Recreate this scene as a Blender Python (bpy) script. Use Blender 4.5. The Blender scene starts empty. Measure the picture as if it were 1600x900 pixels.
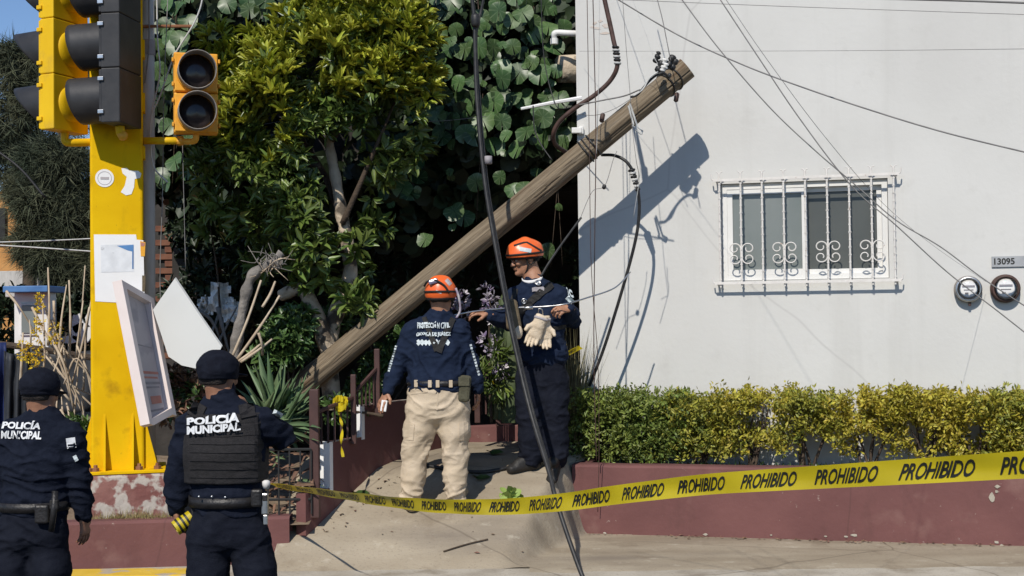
import bpy, bmesh, math, random
import numpy as np
from mathutils import Vector, Matrix, noise
from mathutils.bvhtree import BVHTree

random.seed(11)
RNG = np.random.default_rng(11)
R = math.radians
scene = bpy.context.scene
C = scene.collection

# ------------------------------------------------------------------ camera, sky, sun, exposure
FPX = 2000.0                                   # focal length in pixels of a 1600 px wide frame
CAM = Vector((0, 0, 1.76))
PITCH, ROLL = R(1.43), R(0.7)
_F = Vector((0, math.cos(PITCH), math.sin(PITCH)))
_u0 = Vector((0, -math.sin(PITCH), math.cos(PITCH)))
_Rt = math.cos(ROLL) * Vector((1, 0, 0)) - math.sin(ROLL) * _u0
_Up = math.sin(ROLL) * Vector((1, 0, 0)) + math.cos(ROLL) * _u0
cam_data = bpy.data.cameras.new("camera")
cam_data.lens = FPX / 1600 * 36
cam_data.clip_end = 3000
cam = bpy.data.objects.new("camera", cam_data)
C.objects.link(cam)
_m = Matrix((_Rt, _Up, -_F)).transposed().to_4x4()
_m.translation = CAM
cam.matrix_world = _m
scene.camera = cam
scene.render.resolution_x, scene.render.resolution_y = 1024, 576

SUN_EL, SUN_AZ = R(43), R(19)                  # sun behind the camera, a little to the left
world = bpy.data.worlds.new("World")
scene.world = world
world.use_nodes = True
wn = world.node_tree.nodes
sky = wn.new("ShaderNodeTexSky")
sky.sky_type = 'NISHITA'
sky.sun_disc = False
sky.sun_elevation = SUN_EL
sky.sun_rotation = R(180) + SUN_AZ
sky.altitude = 2000
sky.dust_density = 0.15
sky.ozone_density = 4.0
wn["Background"].inputs[1].default_value = 0.125
world.node_tree.links.new(sky.outputs[0], wn["Background"].inputs[0])
sun_data = bpy.data.lights.new("sun", 'SUN')
sun_data.energy = 4.3
sun_data.angle = R(0.53)
sun_data.color = (1.0, 0.94, 0.85)
sun = bpy.data.objects.new("sun", sun_data)
C.objects.link(sun)
sun_dir = Vector((math.sin(SUN_AZ) * math.cos(SUN_EL), math.cos(SUN_AZ) * math.cos(SUN_EL), -math.sin(SUN_EL)))
sun.rotation_euler = sun_dir.to_track_quat('-Z', 'Y').to_euler()
sun.location = (-4, -20, 16)
scene.view_settings.view_transform = 'Standard'
scene.view_settings.look = 'None'
scene.view_settings.exposure = 0.0
scene.view_settings.gamma = 1.0
scene.view_settings.use_curve_mapping = False
scene.render.engine = 'CYCLES'
scene.cycles.use_denoising = True
scene.cycles.max_bounces = 6
scene.cycles.caustics_reflective = False
scene.cycles.caustics_refractive = False

# ------------------------------------------------------------------ measuring helpers
def ray(px, py):
    return _F + _Rt * ((px - 800) / FPX) + _Up * ((450 - py) / FPX)
def P(px, py, d):
    "point of the place seen at pixel (px, py) of the photograph, d metres in front"
    r = ray(px, py)
    return CAM + r * (d / r.y)
def S(d):
    return FPX / d                             # pixels per metre at distance d
def V(*a):
    return Vector(a)

# ------------------------------------------------------------------ object helpers
def link(o, parent=None):
    C.objects.link(o)
    if parent is not None:
        o.parent = parent
    return o
def tag(o, label=None, cat=None, group=None, kind=None):
    if label: o["label"] = label
    if cat: o["category"] = cat
    if group: o["group"] = group
    if kind: o["kind"] = kind
    return o
def thing(name, label, cat, group=None, loc=(0, 0, 0)):
    o = bpy.data.objects.new(name, None)
    o.empty_display_size = 0.1
    o.location = loc
    link(o)
    return tag(o, label, cat, group)
def mesh_obj(name, me, parent=None, mat=None, smooth=False):
    o = bpy.data.objects.new(name, me)
    if mat is not None:
        me.materials.clear(); me.materials.append(mat)
    if smooth:
        me.polygons.foreach_set("use_smooth", [True] * len(me.polygons))
    link(o, parent)
    if parent is not None and parent.location.length > 0:
        o.matrix_parent_inverse = Matrix.Translation(-parent.location)
    return o

class MB:
    "collects shapes in world coordinates and links them as ONE mesh object"
    def __init__(s): s.v = []; s.f = []
    def add(s, vs, fs):
        n = len(s.v); s.v += [tuple(v) for v in vs]; s.f += [tuple(i + n for i in f) for f in fs]; return s
    def box(s, c, size, m=None, bev=0.0):
        hx, hy, hz = size[0] / 2, size[1] / 2, size[2] / 2
        c = Vector(c)
        if bev <= 0:
            vs = [Vector((x, y, z)) for x in (-hx, hx) for y in (-hy, hy) for z in (-hz, hz)]
            fs = [(0, 1, 3, 2), (4, 6, 7, 5), (0, 4, 5, 1), (2, 3, 7, 6), (0, 2, 6, 4), (1, 5, 7, 3)]
        else:
            bm = bmesh.new(); bmesh.ops.create_cube(bm, size=1)
            for v in bm.verts: v.co = Vector((v.co.x * size[0], v.co.y * size[1], v.co.z * size[2]))
            bmesh.ops.bevel(bm, geom=bm.edges[:], offset=bev, segments=2, profile=0.5, affect='EDGES')
            bm.verts.index_update()
            vs = [v.co.copy() for v in bm.verts]; fs = [tuple(v.index for v in f.verts) for f in bm.faces]; bm.free()
        if m is not None: vs = [m @ v for v in vs]
        return s.add([v + c for v in vs], fs)
    def tube(s, pts, r, n=8, caps=True, flat=None):
        pts = [Vector(p) for p in pts]
        rs = r if isinstance(r, (list, tuple)) else [r] * len(pts)
        prev = None; base = len(s.v); k = len(pts)
        for i, p in enumerate(pts):
            t = (pts[min(i + 1, k - 1)] - pts[max(i - 1, 0)])
            if t.length < 1e-9: t = Vector((0, 0, 1))
            t.normalize()
            if prev is None:
                a = t.orthogonal().normalized()
            else:
                a = (prev - t * prev.dot(t))
                a = a.normalized() if a.length > 1e-6 else t.orthogonal().normalized()
            prev = a
            b = t.cross(a)
            for j in range(n):
                w = 2 * math.pi * j / n
                s.v.append(tuple(p + (a * math.cos(w) + b * math.sin(w)) * rs[i]))
        for i in range(k - 1):
            for j in range(n):
                a0 = base + i * n + j; a1 = base + i * n + (j + 1) % n
                s.f.append((a0, a1, a1 + n, a0 + n))
        if caps:
            s.f.append(tuple(base + j for j in reversed(range(n))))
            s.f.append(tuple(base + (k - 1) * n + j for j in range(n)))
        return s
    def lathe(s, c, axis, prof, n=24, caps=True):
        "prof: list of (distance along axis, radius)"
        axis = Vector(axis).normalized(); a = axis.orthogonal().normalized(); b = axis.cross(a); c = Vector(c)
        base = len(s.v); k = len(prof)
        for (h, r) in prof:
            for j in range(n):
                w = 2 * math.pi * j / n
                s.v.append(tuple(c + axis * h + (a * math.cos(w) + b * math.sin(w)) * r))
        for i in range(k - 1):
            for j in range(n):
                a0 = base + i * n + j; a1 = base + i * n + (j + 1) % n
                s.f.append((a0, a1, a1 + n, a0 + n))
        if caps:
            s.f.append(tuple(base + j for j in reversed(range(n))))
            s.f.append(tuple(base + (k - 1) * n + j for j in range(n)))
        return s
    def prism(s, poly, off):
        "flat polygon (3-D points) given thickness along vector off"
        off = Vector(off); n = len(poly); poly = [Vector(p) for p in poly]
        fs = [tuple(range(n)), tuple(reversed(range(n, 2 * n)))]
        fs += [(i, i + n, (i + 1) % n + n, (i + 1) % n) for i in range(n)]
        return s.add(poly + [p + off for p in poly], fs)
    def mesh(s, name, fix=True):
        me = bpy.data.meshes.new(name)
        me.from_pydata(s.v, [], s.f)
        if fix:
            bm = bmesh.new(); bm.from_mesh(me); bmesh.ops.recalc_face_normals(bm, faces=bm.faces[:]); bm.to_mesh(me); bm.free()
        me.update()
        return me
    def build(s, name, mat, parent=None, smooth=False, fix=True):
        return mesh_obj(name, s.mesh(name, fix), parent, mat, smooth)

def spline(pts, n=8):
    "Catmull-Rom through the points"
    pts = [Vector(p) for p in pts]
    if len(pts) < 3:
        return [pts[0].lerp(pts[-1], i / n) for i in range(n + 1)]
    q = [pts[0] * 2 - pts[1]] + pts + [pts[-1] * 2 - pts[-2]]
    out = []
    for i in range(1, len(q) - 2):
        p0, p1, p2, p3 = q[i - 1], q[i], q[i + 1], q[i + 2]
        for j in range(n):
            t = j / n
            out.append(0.5 * ((2 * p1) + (p2 - p0) * t + (2 * p0 - 5 * p1 + 4 * p2 - p3) * t * t + (3 * p1 - p0 - 3 * p2 + p3) * t ** 3))
    out.append(pts[-1])
    return out

def frame(axis_z, x_hint):
    z = Vector(axis_z).normalized(); x = Vector(x_hint); x = (x - z * x.dot(z)).normalized(); y = z.cross(x)
    return Matrix((x, y, z)).transposed()

# ------------------------------------------------------------------ materials
def mat(name, c1, c2=None, rough=0.7, metal=0.0, scale=6.0, bump=0.0, bscale=None, detail=6.0, stretch=None, spec=0.4,
        lo=0.35, hi=0.65, island=0.0, c3=None, c3scale=2.0, c3lo=0.58, c3hi=0.66, transl=0.0, rough2=None, coord='Object'):
    m = bpy.data.materials.new(name); m.use_nodes = True
    nt = m.node_tree; N = nt.nodes; L = nt.links
    b = N["Principled BSDF"]
    b.inputs["Roughness"].default_value = rough
    b.inputs["Metallic"].default_value = metal
    b.inputs["Specular IOR Level"].default_value = spec
    tc = N.new("ShaderNodeTexCoord"); mp = N.new("ShaderNodeMapping")
    L.new(tc.outputs[coord], mp.inputs[0])
    if stretch: mp.inputs["Scale"].default_value = stretch
    no = N.new("ShaderNodeTexNoise"); no.inputs["Scale"].default_value = scale; no.inputs["Detail"].default_value = detail
    L.new(mp.outputs[0], no.inputs["Vector"])
    rmp = N.new("ShaderNodeMapRange"); rmp.inputs[1].default_value = lo; rmp.inputs[2].default_value = hi
    L.new(no.outputs["Fac"], rmp.inputs[0])
    mx = N.new("ShaderNodeMix"); mx.data_type = 'RGBA'
    mx.inputs["A"].default_value = (*c1, 1); mx.inputs["B"].default_value = (*(c2 or c1), 1)
    L.new(rmp.outputs[0], mx.inputs["Factor"])
    col = mx.outputs["Result"]
    if c3 is not None:
        n3 = N.new("ShaderNodeTexNoise"); n3.inputs["Scale"].default_value = c3scale; n3.inputs["Detail"].default_value = 8
        L.new(mp.outputs[0], n3.inputs["Vector"])
        r3 = N.new("ShaderNodeMapRange"); r3.inputs[1].default_value = c3lo; r3.inputs[2].default_value = c3hi
        L.new(n3.outputs["Fac"], r3.inputs[0])
        m3 = N.new("ShaderNodeMix"); m3.data_type = 'RGBA'; m3.inputs["B"].default_value = (*c3, 1)
        L.new(r3.outputs[0], m3.inputs["Factor"]); L.new(col, m3.inputs["A"]); col = m3.outputs["Result"]
    if island > 0:
        g = N.new("ShaderNodeNewGeometry"); hs = N.new("ShaderNodeHueSaturation")
        r1 = N.new("ShaderNodeMapRange"); r1.inputs[3].default_value = 1 - island; r1.inputs[4].default_value = 1 + island
        L.new(g.outputs["Random Per Island"], r1.inputs[0]); L.new(r1.outputs[0], hs.inputs["Value"])
        oi = N.new("ShaderNodeObjectInfo")
        ad = N.new("ShaderNodeMath"); ad.operation = 'ADD'; L.new(g.outputs["Random Per Island"], ad.inputs[0]); L.new(oi.outputs["Random"], ad.inputs[1])
        fr = N.new("ShaderNodeMath"); fr.operation = 'FRACT'; L.new(ad.outputs[0], fr.inputs[0])
        L.new(fr.outputs[0], r1.inputs[0])
        r2 = N.new("ShaderNodeMapRange"); r2.inputs[3].default_value = 0.485; r2.inputs[4].default_value = 0.515
        m7 = N.new("ShaderNodeMath"); m7.operation = 'MULTIPLY'; m7.inputs[1].default_value = 7.3; L.new(fr.outputs[0], m7.inputs[0])
        f7 = N.new("ShaderNodeMath"); f7.operation = 'FRACT'; L.new(m7.outputs[0], f7.inputs[0]); L.new(f7.outputs[0], r2.inputs[0])
        L.new(r2.outputs[0], hs.inputs["Hue"])
        L.new(col, hs.inputs["Color"]); col = hs.outputs[0]
    L.new(col, b.inputs["Base Color"])
    if rough2 is not None:
        rr = N.new("ShaderNodeMapRange"); rr.inputs[3].default_value = rough; rr.inputs[4].default_value = rough2
        L.new(no.outputs["Fac"], rr.inputs[0]); L.new(rr.outputs[0], b.inputs["Roughness"])
    if bump > 0:
        nb = N.new("ShaderNodeTexNoise"); nb.inputs["Scale"].default_value = bscale or scale * 4; nb.inputs["Detail"].default_value = 8
        L.new(mp.outputs[0], nb.inputs["Vector"])
        bp = N.new("ShaderNodeBump"); bp.inputs["Strength"].default_value = bump; bp.inputs["Distance"].default_value = 0.02
        L.new(nb.outputs["Fac"], bp.inputs["Height"]); L.new(bp.outputs[0], b.inputs["Normal"])
    if transl > 0:
        out = N["Material Output"]
        tr = N.new("ShaderNodeBsdfTranslucent"); L.new(col, tr.inputs[0])
        ms = N.new("ShaderNodeMixShader"); ms.inputs[0].default_value = transl
        L.new(b.outputs[0], ms.inputs[1]); L.new(tr.outputs[0], ms.inputs[2]); L.new(ms.outputs[0], out.inputs[0])
    return m

M = {}
M['white_wall'] = mat('white_wall_paint', (.555, .548, .52), (.59, .583, .555), .85, scale=1.3, bump=.10, bscale=22, c3=(.52, .51, .485), c3scale=.5, c3lo=.5, c3hi=.8)
M['maroon'] = mat('maroon_wall_paint', (.135, .056, .052), (.165, .070, .064), .85, scale=2.2, bump=.25, bscale=16, c3=(.21, .11, .095), c3scale=3.2, c3lo=.60, c3hi=.74)
M['maroon_old'] = mat('peeling_maroon_paint', (.19, .075, .065), (.27, .13, .11), .9, scale=5, bump=.5, bscale=18, c3=(.46, .41, .36), c3scale=9, c3lo=.50, c3hi=.57)
M['concrete'] = mat('sidewalk_concrete', (.27, .222, .16), (.375, .32, .24), .9, spec=.15, scale=1.6, bump=.25, bscale=60, c3=(.22, .185, .145), c3scale=1.1, c3lo=.55, c3hi=.75, stretch=(.55, 1.5, 1))
M['concrete_light'] = mat('kerb_concrete', (.37, .33, .265), (.46, .42, .35), .9, spec=.15, scale=3, bump=.25, bscale=50, c3=(.30, .26, .21), c3scale=2.3, c3lo=.56, c3hi=.7)
M['asphalt'] = mat('asphalt', (.045, .044, .042), (.065, .063, .06), .95, scale=9, bump=.4, bscale=120)
M['yellow_kerb'] = mat('yellow_kerb_paint', (.62, .40, .03), (.70, .47, .06), .8, scale=6, c3=(.42, .36, .28), c3scale=5, c3lo=.55, c3hi=.62, bump=.2)
M['soil'] = mat('dry_soil', (.16, .11, .07), (.25, .19, .13), 1, scale=9, bump=.6, bscale=40)
M['column_yellow'] = mat('yellow_column_paint', (.68, .40, .004), (.76, .47, .006), .65, spec=.06, scale=3, bump=.05, bscale=8, c3=(.44, .25, .008), c3scale=5, c3lo=.58, c3hi=.72)
M['signal_yellow'] = mat('yellow_signal_plastic', (.70, .425, .006), (.76, .48, .01), .5, spec=.25, scale=4)
M['signal_orange'] = mat('orange_signal_plastic', (.74, .33, .02), (.80, .39, .04), .5, scale=4, c3=(.6, .3, .05), c3scale=9, c3lo=.6, c3hi=.7)
M['black_plastic'] = mat('black_signal_plastic', (.022, .022, .024), (.035, .034, .035), .5, scale=7, bump=.05)
M['grey_plastic'] = mat('weathered_grey_plastic', (.22, .20, .18), (.30, .27, .24), .6, scale=9)
M['lens'] = mat('dark_signal_lens', (.015, .012, .015), (.03, .02, .02), .15, scale=14)
M['steel'] = mat('steel', (.45, .45, .45), (.6, .6, .6), .35, 1.0, scale=12)
M['pole_concrete'] = mat('grey_concrete_pole', (.40, .385, .36), (.50, .48, .45), .85, scale=5, bump=.2, c3=(.30, .28, .26), c3scale=4, c3lo=.55, c3hi=.68, stretch=(3, 3, .6))
M['paper'] = mat('white_paper', (.78, .77, .75), (.84, .83, .82), .8, scale=3)
M['wood_pole'] = mat('weathered_wood', (.135, .102, .066), (.235, .185, .125), .88, scale=11, detail=9, stretch=(5, 5, .35), bump=.7, bscale=9, c3=(.11, .065, .035), c3scale=3.2, c3lo=.56, c3hi=.66)
M['cut_wood'] = mat('cut_wood_end', (.26, .2, .13), (.36, .29, .2), .9, scale=20)
M['cable_black'] = mat('black_cable', (.012, .012, .013), (.03, .03, .03), .5, scale=20)
M['cable_brown'] = mat('brown_cable', (.05, .028, .022), (.09, .05, .04), .6, scale=20)
M['wire'] = mat('grey_wire', (.15, .145, .14), (.22, .21, .20), .6, scale=20)
M['wire_white'] = mat('white_wire', (.45, .45, .43), (.55, .55, .53), .6, scale=20)
M['white_metal'] = mat('white_grille_paint', (.62, .59, .55), (.70, .67, .63), .6, scale=20, c3=(.42, .33, .27), c3scale=22, c3lo=.66, c3hi=.74)
M['frame_white'] = mat('white_window_frame', (.66, .65, .62), (.72, .71, .68), .5, scale=5)
M['dark_gap'] = mat('dark_interior', (.02, .02, .02), (.03, .03, .03), .9)  # near-black colour standing in for unlit rooms
M['bark'] = mat('pale_bark', (.42, .34, .25), (.58, .49, .37), .9, scale=9, bump=.5, bscale=30, c3=(.10, .08, .06), c3scale=6, c3lo=.52, c3hi=.6)
M['dead_wood'] = mat('grey_dead_wood', (.13, .12, .11), (.24, .22, .20), .95, scale=10, bump=.7, bscale=30)
M['dark_bark'] = mat('dark_bark', (.05, .035, .025), (.09, .065, .045), .95, scale=12, bump=.5)
M['stick'] = mat('pale_dry_stick', (.40, .31, .22), (.52, .43, .32), .85, scale=12)
M['vine_leaf'] = mat('round_vine_leaf', (.040, .085, .026), (.072, .125, .042), .40, scale=14, island=.45, spec=.5, transl=.10)
M['shade_leaf'] = mat('shade_dark_leaf', (.012, .022, .009), (.022, .036, .014), .5, scale=5, island=.4)  # leaf colour darkened to stand in for shade deep in the foliage
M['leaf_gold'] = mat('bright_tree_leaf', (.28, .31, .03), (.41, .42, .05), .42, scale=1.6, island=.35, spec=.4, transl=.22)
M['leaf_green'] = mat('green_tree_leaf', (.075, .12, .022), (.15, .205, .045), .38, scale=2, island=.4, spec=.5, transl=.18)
M['leaf_shrub'] = mat('shrub_leaf', (.05, .10, .025), (.095, .16, .045), .38, scale=3, island=.4, spec=.5, transl=.15)
M['hedge_green'] = mat('green_hedge_leaf', (.125, .175, .035), (.205, .245, .05), .5, scale=2.5, island=.4, transl=.2)
M['hedge_gold'] = mat('golden_hedge_leaf', (.31, .275, .03), (.43, .36, .045), .5, scale=2.5, island=.38, transl=.22)
M['hedge_mix'] = mat('yellow_green_hedge_leaf', (.19, .215, .035), (.35, .32, .045), .5, scale=4, island=.4, transl=.2)
M['casuarina'] = mat('grey_green_needle_foliage', (.036, .050, .028), (.09, .095, .052), .8, scale=1.1, island=.4)
M['agave'] = mat('blue_green_agave_leaf', (.085, .145, .065), (.15, .22, .11), .5, scale=5, island=.25, spec=.4)
M['agave_dry'] = mat('dry_brown_leaf', (.13, .07, .045), (.24, .14, .09), .9, scale=7, island=.4)
M['cactus'] = mat('green_cactus_skin', (.05, .075, .03), (.09, .115, .05), .7, scale=6)
M['purple_leaf'] = mat('purple_white_variegated_leaf', (.16, .10, .22), (.46, .43, .44), .5, scale=16, island=.4)
M['yellow_flower'] = mat('yellow_flower', (.62, .42, .02), (.75, .55, .04), .7, scale=9, island=.3, transl=.2)
M['orange_wall'] = mat('orange_house_paint', (.42, .20, .06), (.50, .26, .09), .9, scale=2, bump=.2)
M['brick'] = mat('red_brick', (.13, .05, .03), (.19, .085, .05), .9, scale=9)
M['shade_dark_wall'] = mat('passage_shade_wall', (.03, .027, .024), (.05, .045, .04), .95, scale=4, bump=.4)  # near-black wall colour that puts the deep shade into the paint
M['roof_blue'] = mat('blue_roof_sheet', (.05, .14, .33), (.08, .2, .42), .6, scale=5)
M['red_paint'] = mat('red_car_paint', (.42, .025, .03), (.45, .03, .035), .3, scale=3, spec=.6)
M['rubber'] = mat('black_rubber', (.015, .015, .015), (.025, .025, .025), .8)
M['car_glass'] = mat('dark_glass', (.02, .025, .03), (.02, .025, .03), .08, spec=.7)
M['tarp'] = mat('dark_tarpaulin', (.016, .018, .022), (.03, .033, .04), .6, scale=3, bump=.3, bscale=7)
M['blue_tarp'] = mat('blue_tarpaulin', (.01, .02, .09), (.015, .03, .12), .6, scale=3)
M['sign_pink'] = mat('pinkish_white_frame_paint', (.72, .62, .58), (.76, .67, .63), .6, scale=5)
M['sign_panel'] = mat('faded_grey_sign_panel', (.42, .38, .38), (.50, .46, .46), .7, scale=3, c3=(.36, .33, .34), c3scale=6)
M['sign_red'] = mat('faded_red_print', (.42, .17, .13), (.48, .22, .17), .7, scale=9)
M['sign_dark'] = mat('faded_dark_print', (.24, .22, .23), (.30, .28, .29), .7, scale=9)
M['panel_white'] = mat('white_panel_paint', (.60, .60, .57), (.65, .65, .62), .7, scale=1.5)
M['rag_white'] = mat('white_rag', (.62, .61, .58), (.7, .69, .66), .9, scale=6)
M['tape_yellow'] = mat('yellow_barrier_tape', (.58, .45, .012), (.68, .54, .02), .35, scale=3, transl=.25, spec=.5)
M['tape_ink'] = mat('black_tape_print', (.012, .011, .010), (.02, .02, .015), .5)
# clothing and skin
M['navy'] = mat('navy_uniform_cloth', (.0065, .009, .018), (.010, .013, .024), .9, scale=30, bump=.25, bscale=120, spec=.12)
M['navy_shirt'] = mat('navy_cotton_shirt', (.009, .015, .034), (.013, .021, .044), .9, scale=20, bump=.2, bscale=120, spec=.12)
M['navy_trousers'] = mat('dark_navy_trouser_cloth', (.0075, .009, .016), (.011, .013, .021), .9, scale=20, bump=.2, bscale=120, spec=.12)
M['vest'] = mat('black_vest_nylon', (.014, .013, .014), (.022, .020, .021), .8, scale=40, bump=.4, bscale=200, spec=.3)
M['strap'] = mat('black_webbing', (.010, .009, .009), (.018, .017, .016), .75, scale=60, bump=.3, bscale=200)
M['leather'] = mat('black_leather', (.012, .011, .011), (.02, .018, .018), .45, scale=20, bump=.2)
M['beige_cloth'] = mat('beige_trouser_cloth', (.46, .37, .26), (.56, .46, .34), .9, scale=5, bump=.2, bscale=150, spec=.2)
M['boot'] = mat('black_boot', (.014, .013, .012), (.025, .022, .02), .6, scale=12, bump=.2)
M['boot_tan'] = mat('tan_boot', (.24, .19, .12), (.3, .24, .16), .8, scale=12, bump=.2)
M['skin'] = mat('brown_skin', (.26, .125, .075), (.34, .17, .105), .55, scale=14, bump=.1, bscale=80, spec=.35)
M['skin2'] = mat('tanned_skin', (.32, .155, .09), (.40, .205, .125), .5, scale=14, bump=.1, bscale=80, spec=.4)
M['hair'] = mat('short_black_hair', (.012, .009, .008), (.025, .018, .015), .8, scale=60, bump=.6, bscale=150)
M['cap'] = mat('navy_cap_cloth', (.007, .008, .014), (.010, .012, .020), .92, spec=.12, scale=30, bump=.2, bscale=140)
M['reflective'] = mat('white_reflective_print', (.62, .63, .64), (.72, .73, .74), .5, scale=30)
M['print_pale'] = mat('pale_shirt_print', (.48, .54, .55), (.58, .63, .64), .7, scale=40)
M['helmet'] = mat('orange_helmet_shell', (.78, .125, .025), (.84, .155, .035), .35, scale=8, spec=.5)
M['olive'] = mat('olive_nylon', (.055, .052, .03), (.085, .08, .05), .85, scale=16, bump=.3)
M['suede'] = mat('brown_suede', (.10, .075, .045), (.15, .115, .07), .95, scale=18, bump=.3)
M['glove'] = mat('cream_leather_glove', (.56, .45, .32), (.66, .55, .41), .75, scale=14, bump=.3, bscale=60)
M['white_cloth'] = mat('white_cloth', (.72, .71, .70), (.78, .77, .76), .9, scale=12)
M['amber'] = mat('rust', (.20, .08, .04), (.30, .14, .07), .9, scale=9)

def add_layer(m, kind, color, lo, hi, scale, amount=1.0, stretch=(1, 1, 1), seed=0.0):
    "one more layer of wear mixed over a material's colour: 'noise' patches or 'crack' lines"
    nt = m.node_tree; N, L = nt.nodes, nt.links; b = N['Principled BSDF']; src = b.inputs['Base Color'].links[0].from_socket
    tc = N.new('ShaderNodeTexCoord'); mp = N.new('ShaderNodeMapping'); mp.inputs['Scale'].default_value = stretch; mp.inputs['Location'].default_value = (seed, seed * .7, seed * .3)
    L.new(tc.outputs['Object'], mp.inputs[0])
    if kind == 'crack':
        wn_ = N.new('ShaderNodeTexNoise'); wn_.inputs['Scale'].default_value = scale * 2.2; L.new(mp.outputs[0], wn_.inputs['Vector'])
        mixv = N.new('ShaderNodeMix'); mixv.data_type = 'VECTOR'; mixv.inputs['Factor'].default_value = .22; L.new(mp.outputs[0], mixv.inputs['A']); L.new(wn_.outputs['Color'], mixv.inputs['B'])
        t = N.new('ShaderNodeTexVoronoi'); t.feature = 'DISTANCE_TO_EDGE'; t.inputs['Scale'].default_value = scale; L.new(mixv.outputs['Result'], t.inputs['Vector']); out = t.outputs['Distance']
    else:
        t = N.new('ShaderNodeTexNoise'); t.inputs['Scale'].default_value = scale; t.inputs['Detail'].default_value = 10; t.inputs['Roughness'].default_value = .65; L.new(mp.outputs[0], t.inputs['Vector']); out = t.outputs['Fac']
    r = N.new('ShaderNodeMapRange'); r.inputs[1].default_value = lo; r.inputs[2].default_value = hi
    if kind == 'crack': r.inputs[3].default_value = amount; r.inputs[4].default_value = 0
    else: r.inputs[3].default_value = 0; r.inputs[4].default_value = amount
    L.new(out, r.inputs[0])
    x = N.new('ShaderNodeMix'); x.data_type = 'RGBA'; x.inputs['B'].default_value = (*color, 1); L.new(r.outputs[0], x.inputs['Factor']); L.new(src, x.inputs['A']); L.new(x.outputs['Result'], b.inputs['Base Color'])
for k_ in ('concrete', 'concrete_light'):
    add_layer(M[k_], 'noise', (.16, .13, .10), .56, .70, 42, .55)
    add_layer(M[k_], 'noise', (.19, .15, .105), .55, .68, 3.1, .55, seed=3)
    add_layer(M[k_], 'noise', (.52, .47, .38), .60, .72, 6.5, .5, seed=8)
    add_layer(M[k_], 'crack', (.10, .08, .06), .0, .005, .55, .5, seed=1.3)
add_layer(M['white_wall'], 'noise', (.44, .43, .40), .52, .80, 1.6, .45, (2.2, 2.2, .16), 2)
add_layer(M['white_wall'], 'noise', (.46, .45, .42), .58, .75, 5, .35, seed=5)
add_layer(M['white_wall'], 'crack', (.46, .45, .43), .0, .0035, .35, .7, seed=4)
add_layer(M['maroon'], 'noise', (.075, .035, .03), .55, .75, 2.2, .5, (1.5, 1.5, .6), 4)
add_layer(M['maroon'], 'crack', (.06, .03, .026), .0, .004, .5, .3, seed=2)
add_layer(M['maroon'], 'noise', (.30, .22, .19), .66, .70, 16, .8, seed=6)
add_layer(M['column_yellow'], 'noise', (.42, .24, .01), .60, .72, 9, .3, (1, 1, .35), 2)
add_layer(M['column_yellow'], 'noise', (.28, .16, .02), .66, .70, 30, .45, (1, 1, .5), 7)
add_layer(M['wood_pole'], 'noise', (.07, .048, .03), .56, .68, 2.4, .55, (4, 4, .30), 3)
add_layer(M['wood_pole'], 'noise', (.25, .215, .165), .60, .72, 3.3, .6, (3, 3, .25), 9)
add_layer(M['wood_pole'], 'noise', (.022, .015, .01), .655, .675, 5, .9, (7, 7, .22), 12)
for k_ in ('signal_yellow', 'signal_orange'): add_layer(M[k_], 'noise', (.40, .25, .05), .58, .74, 5, .5, (1, 1, .5), 3)
add_layer(M['black_plastic'], 'noise', (.06, .056, .052), .55, .75, 4, .35, (1, 1, .5), 3)
# ------------------------------------------------------------------ ground, road, pavement, ramp
def sheet(name, x0, x1, y0, y1, z, m, nx=1, ny=1, zf=None):
    vs = []; fs = []
    for j in range(ny + 1):
        for i in range(nx + 1):
            x = x0 + (x1 - x0) * i / nx; y = y0 + (y1 - y0) * j / ny
            vs.append((x, y, zf(x, y) if zf else z))
    for j in range(ny):
        for i in range(nx):
            a = j * (nx + 1) + i; fs.append((a, a + 1, a + nx + 2, a + nx + 1))
    return MB().add(vs, fs).build(name, m, smooth=bool(zf))

tag(sheet('ground', -1500, 1500, -1500, 1500, -0.75, M['soil']), kind='structure')
tag(sheet('road', -40, 40, -30, 8.58, -0.185, M['asphalt']), kind='structure')

def ramp_z(x, y):
    t = y - 9.14
    z = 0.43 * max(0, min(t, 1.30))
    if t > 1.30:                                # rounds off into the landing
        z = 0.559 + 0.065 * (1 - math.exp(-(t - 1.30) * 3.0))
    if t < 0.12:
        z = -.014 + (0.0516 + .014) * max(0, (t + .01) / .13) ** 1.1
    xr = 0.19 + (y - 9.8) * 0.42 + 0.03 * noise.noise((x * 5, y * 5, 0))
    f = max(0, min(1, (xr + 0.10 - x) / 0.20)); f = f * f * (3 - 2 * f)
    z *= f
    return z + 0.006 * noise.noise((x * 2.2, y * 2.2, 4.0)) + 0.003 * noise.noise((x * 9, y * 9, 1.0)) + .004
tag(sheet('pavement', -9.5, 9, 8.52, 10.9, 0, M['concrete_light'], 130, 24,
          lambda x, y: -0.005 + 0.003 * noise.noise((x * 2, y * 2, 9)) if y > 8.55 else -0.03), kind='structure')
tag(sheet('ramp', -1.75, 0.95, 9.13, 12.0, 0, M['concrete'], 90, 96, ramp_z), kind='structure')
# pavement strip beside the long planter wall is dirtier concrete
tag(sheet('footpath', 0.10, 9, 8.95, 10.75, 0, M['concrete'], 60, 14,
          lambda x, y: 0.003 + 0.004 * noise.noise((x * 3, y * 3, 2)) - .16 * max(0, 9.03 - y + .05 * noise.noise((x * 4, 0, 0)))), kind='structure')
kerb = MB()
for i in range(12):
    x0 = -9.5 + i * 1.55
    kerb.box((x0 + .77, 8.535, -0.105), (1.54, .09, .20), bev=.012)
tag(kerb.build('kerb', M['concrete_light']), kind='structure')
# yellow painted kerb strip in front of the low planter
ys = MB()
ys.box((-3.35, 9.03, -0.06), (2.5, .30, .17), bev=.02)
tag(ys.build('kerb_yellow', M['yellow_kerb']), kind='structure')
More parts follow.
